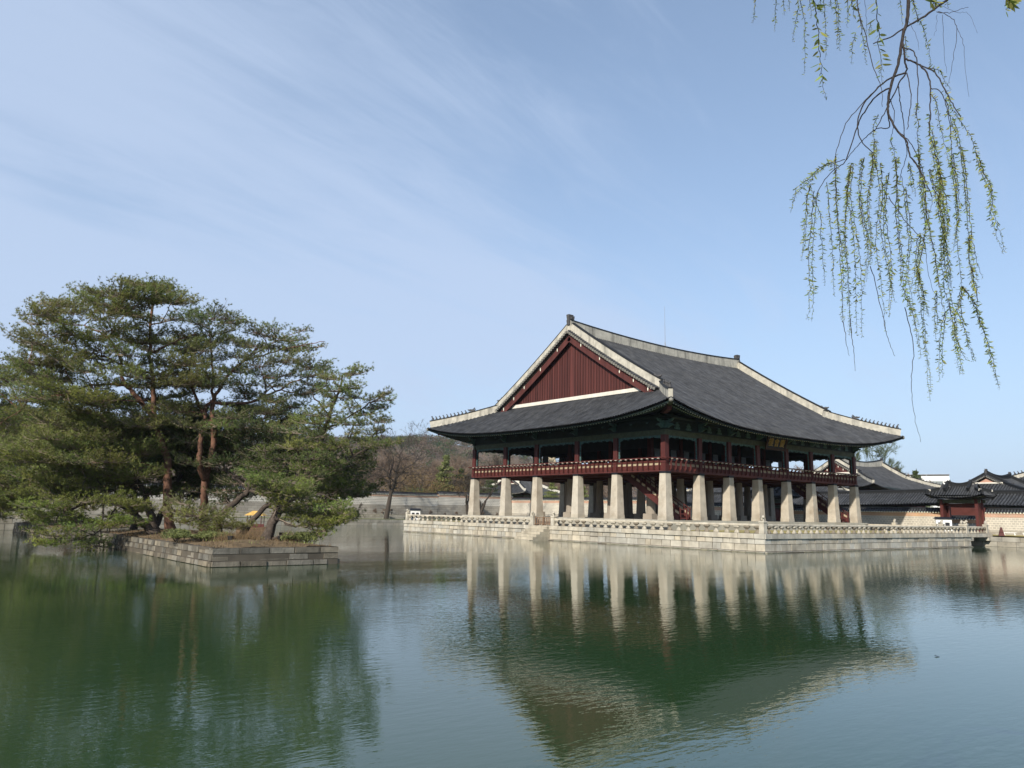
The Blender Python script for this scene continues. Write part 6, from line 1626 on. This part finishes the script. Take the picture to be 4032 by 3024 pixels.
# twigs hanging below the fork (start .. end), from the left to the right
for pts, lf in (
    ([(470,65),(400,100),(330,180),(265,235),(235,345)], 1.0), ([(345,190),(325,300),(310,480),(300,620)], 1.0), ([(370,220),(355,380),(338,600),(345,800),(337,955)], 1.0),
    ([(365,250),(405,370),(415,560),(430,760)], .95), ([(440,170),(455,330),(470,520),(478,700),(485,820)], 1.0), ([(490,20),(490,240),(505,420),(520,640),(530,850),(528,955)], 1.05),
    ([(575,80),(550,300),(540,480),(560,700),(570,1040)], 1.0), ([(580,60),(560,250),(590,450),(605,700),(612,1040)], 1.1), ([(640,40),(625,200),(640,380),(670,560),(650,780)], 1.0),
    ([(620,250),(660,400),(690,560),(680,640)], 1.1), ([(700,10),(735,150),(740,300),(720,500),(745,700),(760,850),(775,1015)], 1.05), ([(745,60),(760,230),(745,420),(780,620),(830,855)], 1.0),
    ([(710,-60),(690,150),(670,300),(690,500),(700,620)], 1.0), ([(780,130),(765,330),(770,500),(800,700),(795,940)], 1.0), ([(830,40),(845,250),(850,440),(870,620),(880,800),(935,930),(975,1170)], 1.05),
    ([(880,200),(890,330),(905,500),(895,650),(895,790),(945,990)], .95), ([(905,60),(912,130),(925,235)], 1.0), ([(975,470),(960,580),(950,700),(940,815)], .95),
    ([(960,-20),(975,200),(1000,450),(960,700),(980,900),(1000,1150),(1030,1415)], 1.0), ([(950,640),(985,780),(1020,920)], .95), ([(990,130),(1010,330),(1050,560),(1080,740),(1100,880)], 1.0),
    ([(1060,800),(1055,920),(1060,1060)], .9), ([(1110,910),(1085,1020),(1080,1150),(1075,1305)], .95), ([(1040,-60),(1075,100),(1085,250),(1130,420),(1100,600),(1140,760)], 1.15),
    ([(1020,100),(1060,250),(1100,420),(1090,560),(1110,760),(1150,950),(1170,1100),(1195,1265)], 1.1), ([(1095,150),(1085,330),(1120,520),(1140,680),(1150,800)], 1.0), ([(1140,20),(1170,160),(1185,350),(1160,560)], 1.0),
    ([(1150,50),(1175,280),(1180,500),(1205,760),(1185,900)], .95), ([(1180,890),(1165,1000),(1200,1120),(1240,1180)], .95), ([(1205,760),(1190,900),(1230,1040),(1275,1190)], .95),
    ([(1200,0),(1225,180),(1240,400),(1270,600),(1300,735)], .8), ([(1245,480),(1255,650),(1290,800),(1300,880)], 1.0), ([(1210,760),(1270,850),(1310,950),(1360,1100),(1390,1200),(1415,1325)], 1.05),
    ([(1265,640),(1275,720),(1285,800)], .95), ([(1290,0),(1340,130),(1385,230),(1380,310),(1415,430),(1455,570)], 1.1), ([(1130,830),(1160,980),(1190,1130),(1215,1265)], 1.0), ([(1070,60),(1090,200),(1110,380),(1095,500)], 1.2), ([(700,0),(705,60),(700,160)], 1.0)):
    twig(w7(pts), lf*1.0)
    if rg.random() < .85:
        ox = rg.uniform(-26, 26); sh = rg.uniform(-70, 40); twig(w7([(x+ox*(.4+.6*i/len(pts))+rg.normal()*5, y+sh*(.2+.8*i/len(pts))) for i, (x, y) in enumerate(pts)]), lf)
# leafy twigs on the upper right of the fork
for pts, lf in (
    ([(1600,690),(1640,800),(1700,900),(1800,1050),(1850,1200),(1930,1400),(1990,1660)], 1.05), ([(1470,520),(1560,545),(1600,620),(1650,690)], 1.0), ([(1490,720),(1540,800),(1560,950),(1600,1100),(1640,1300)], 1.0),
    ([(1485,880),(1490,1050),(1520,1250),(1550,1450),(1580,1650)], 1.15), ([(1383,800),(1390,1000),(1400,1200),(1420,1450),(1430,1650)], 1.05), ([(1640,950),(1650,1150),(1680,1400),(1700,1650)], 1.0),
    ([(1610,750),(1640,900),(1690,1050),(1730,1200),(1790,1250)], 1.05), ([(1660,900),(1720,1100),(1740,1260),(1760,1480),(1775,1650)], .85), ([(1090,880),(1050,980),(1070,1100),(1080,1250)], 1.0), ([(1180,1080),(1210,1150),(1220,1280)], 1.0),
    ([(1500,1000),(1530,1150),(1570,1350),(1590,1600)], 1.1)):
    twig(w6(pts), lf)
# strands hanging in along the top edge
for pts, lf, dz in (
    ([(150,-40),(140,60),(128,180)], 1.0, .5), ([(310,-40),(298,100),(298,240)], 1.0, .4), ([(355,-30),(370,120)], .9, .5), ([(400,-30),(408,80)], .9, .5), ([(465,-40),(468,100),(440,230),(428,325)], 1.0, .3), ([(480,-40),(515,130),(525,350),(520,570)], 1.0, .3),
    ([(560,-40),(575,130)], 1.0, .4), ([(590,-60),(610,100),(628,300),(650,480),(665,640),(690,770)], 1.55, -1.0), ([(670,-40),(680,150),(690,330),(680,460)], 1.0, .3), ([(770,-40),(780,120),(790,260),(790,385)], 1.1, .2), ([(760,-30),(775,200),(770,350)], 1.0, .2), ([(850,-30),(855,110),(850,215)], 1.0, .4),
    ([(915,250),(890,360),(885,495)], .95, .4), ([(940,60),(965,250),(985,380),(1000,500)], 1.0, .3), ([(1065,-60),(1080,120),(1090,260),(1105,430),(1120,640)], 1.5, -.9), ([(1035,170),(1015,270)], .9, .4), ([(1250,-30),(1270,110),(1275,200)], .9, .5), ([(1300,280),(1310,450)], .9, .3), ([(1360,-30),(1380,100),(1440,230),(1480,380),(1485,520)], 1.0, .2), ([(1340,-30),(1370,60),(1400,160)], .9, .3),
    ([(870,-20),(890,40),(905,140)], 1.5, -1.0), ([(1490,-20),(1510,20),(1560,30)], 1.7, -1.2), ([(2090,-40),(2090,0),(2095,40),(2080,75)], 1.7, -1.2), ([(720,-30),(735,90)], .9, .5), ([(640,-30),(655,80)], .9, .4), ([(1610,-20),(1625,60)], .8, .5)):
    twig(w6(pts), lf*(1.0 if dz < -.5 else 1), .0095, dz)
# limb and trunk above and beside the frame that carry the branch
mb = MB(); a = main[0]; b = side[0]
tb = np.array([-58.2, -51.6, GZ])
mb.tube(smooth_path([tb-[0,0,.2], tb+[.1,.1,2.2], tb+[-.1,.3,4.4], tb+[.3,.7,6.8]], 5), np.linspace(.40, .17, 16), 12); make('trunk', mb, M['bark_grey'], T, smooth=True)
mb = MB(); lm = tb+[.2,.6,6.4]
for e, r, v in ((a, .0074, [-.3, -.5, 2.4]), (b, .0052, [.2, -.6, 2.0])):
    pc = e+np.array(v); tt = np.linspace(0, 1, 22)[:, None]
    mb.tube(list(lm*(1-tt)**2+pc*2*tt*(1-tt)+e*tt**2), list(r+(.075-r)*(1-tt[:, 0])**1.6), 8)
make('limb', mb, M['willow_bark'], T, smooth=True)

# ------------------------------------------------------------------ the air
mb = MB(); mb.box((0, 0, 60), (4200, 4200, 126))
hz = bpy.data.materials.new('haze'); hz.use_nodes = True; t_ = hz.node_tree; t_.nodes.clear()
vo = t_.nodes.new('ShaderNodeVolumePrincipled'); mo = t_.nodes.new('ShaderNodeOutputMaterial'); t_.links.new(vo.outputs[0], mo.inputs['Volume'])
vo.inputs['Color'].default_value = (.86, .91, 1, 1); vo.inputs['Density'].default_value = .00010; vo.inputs['Anisotropy'].default_value = .2
struct(make('haze', mb, hz, loc=(0, 0, 0)), 'stuff')
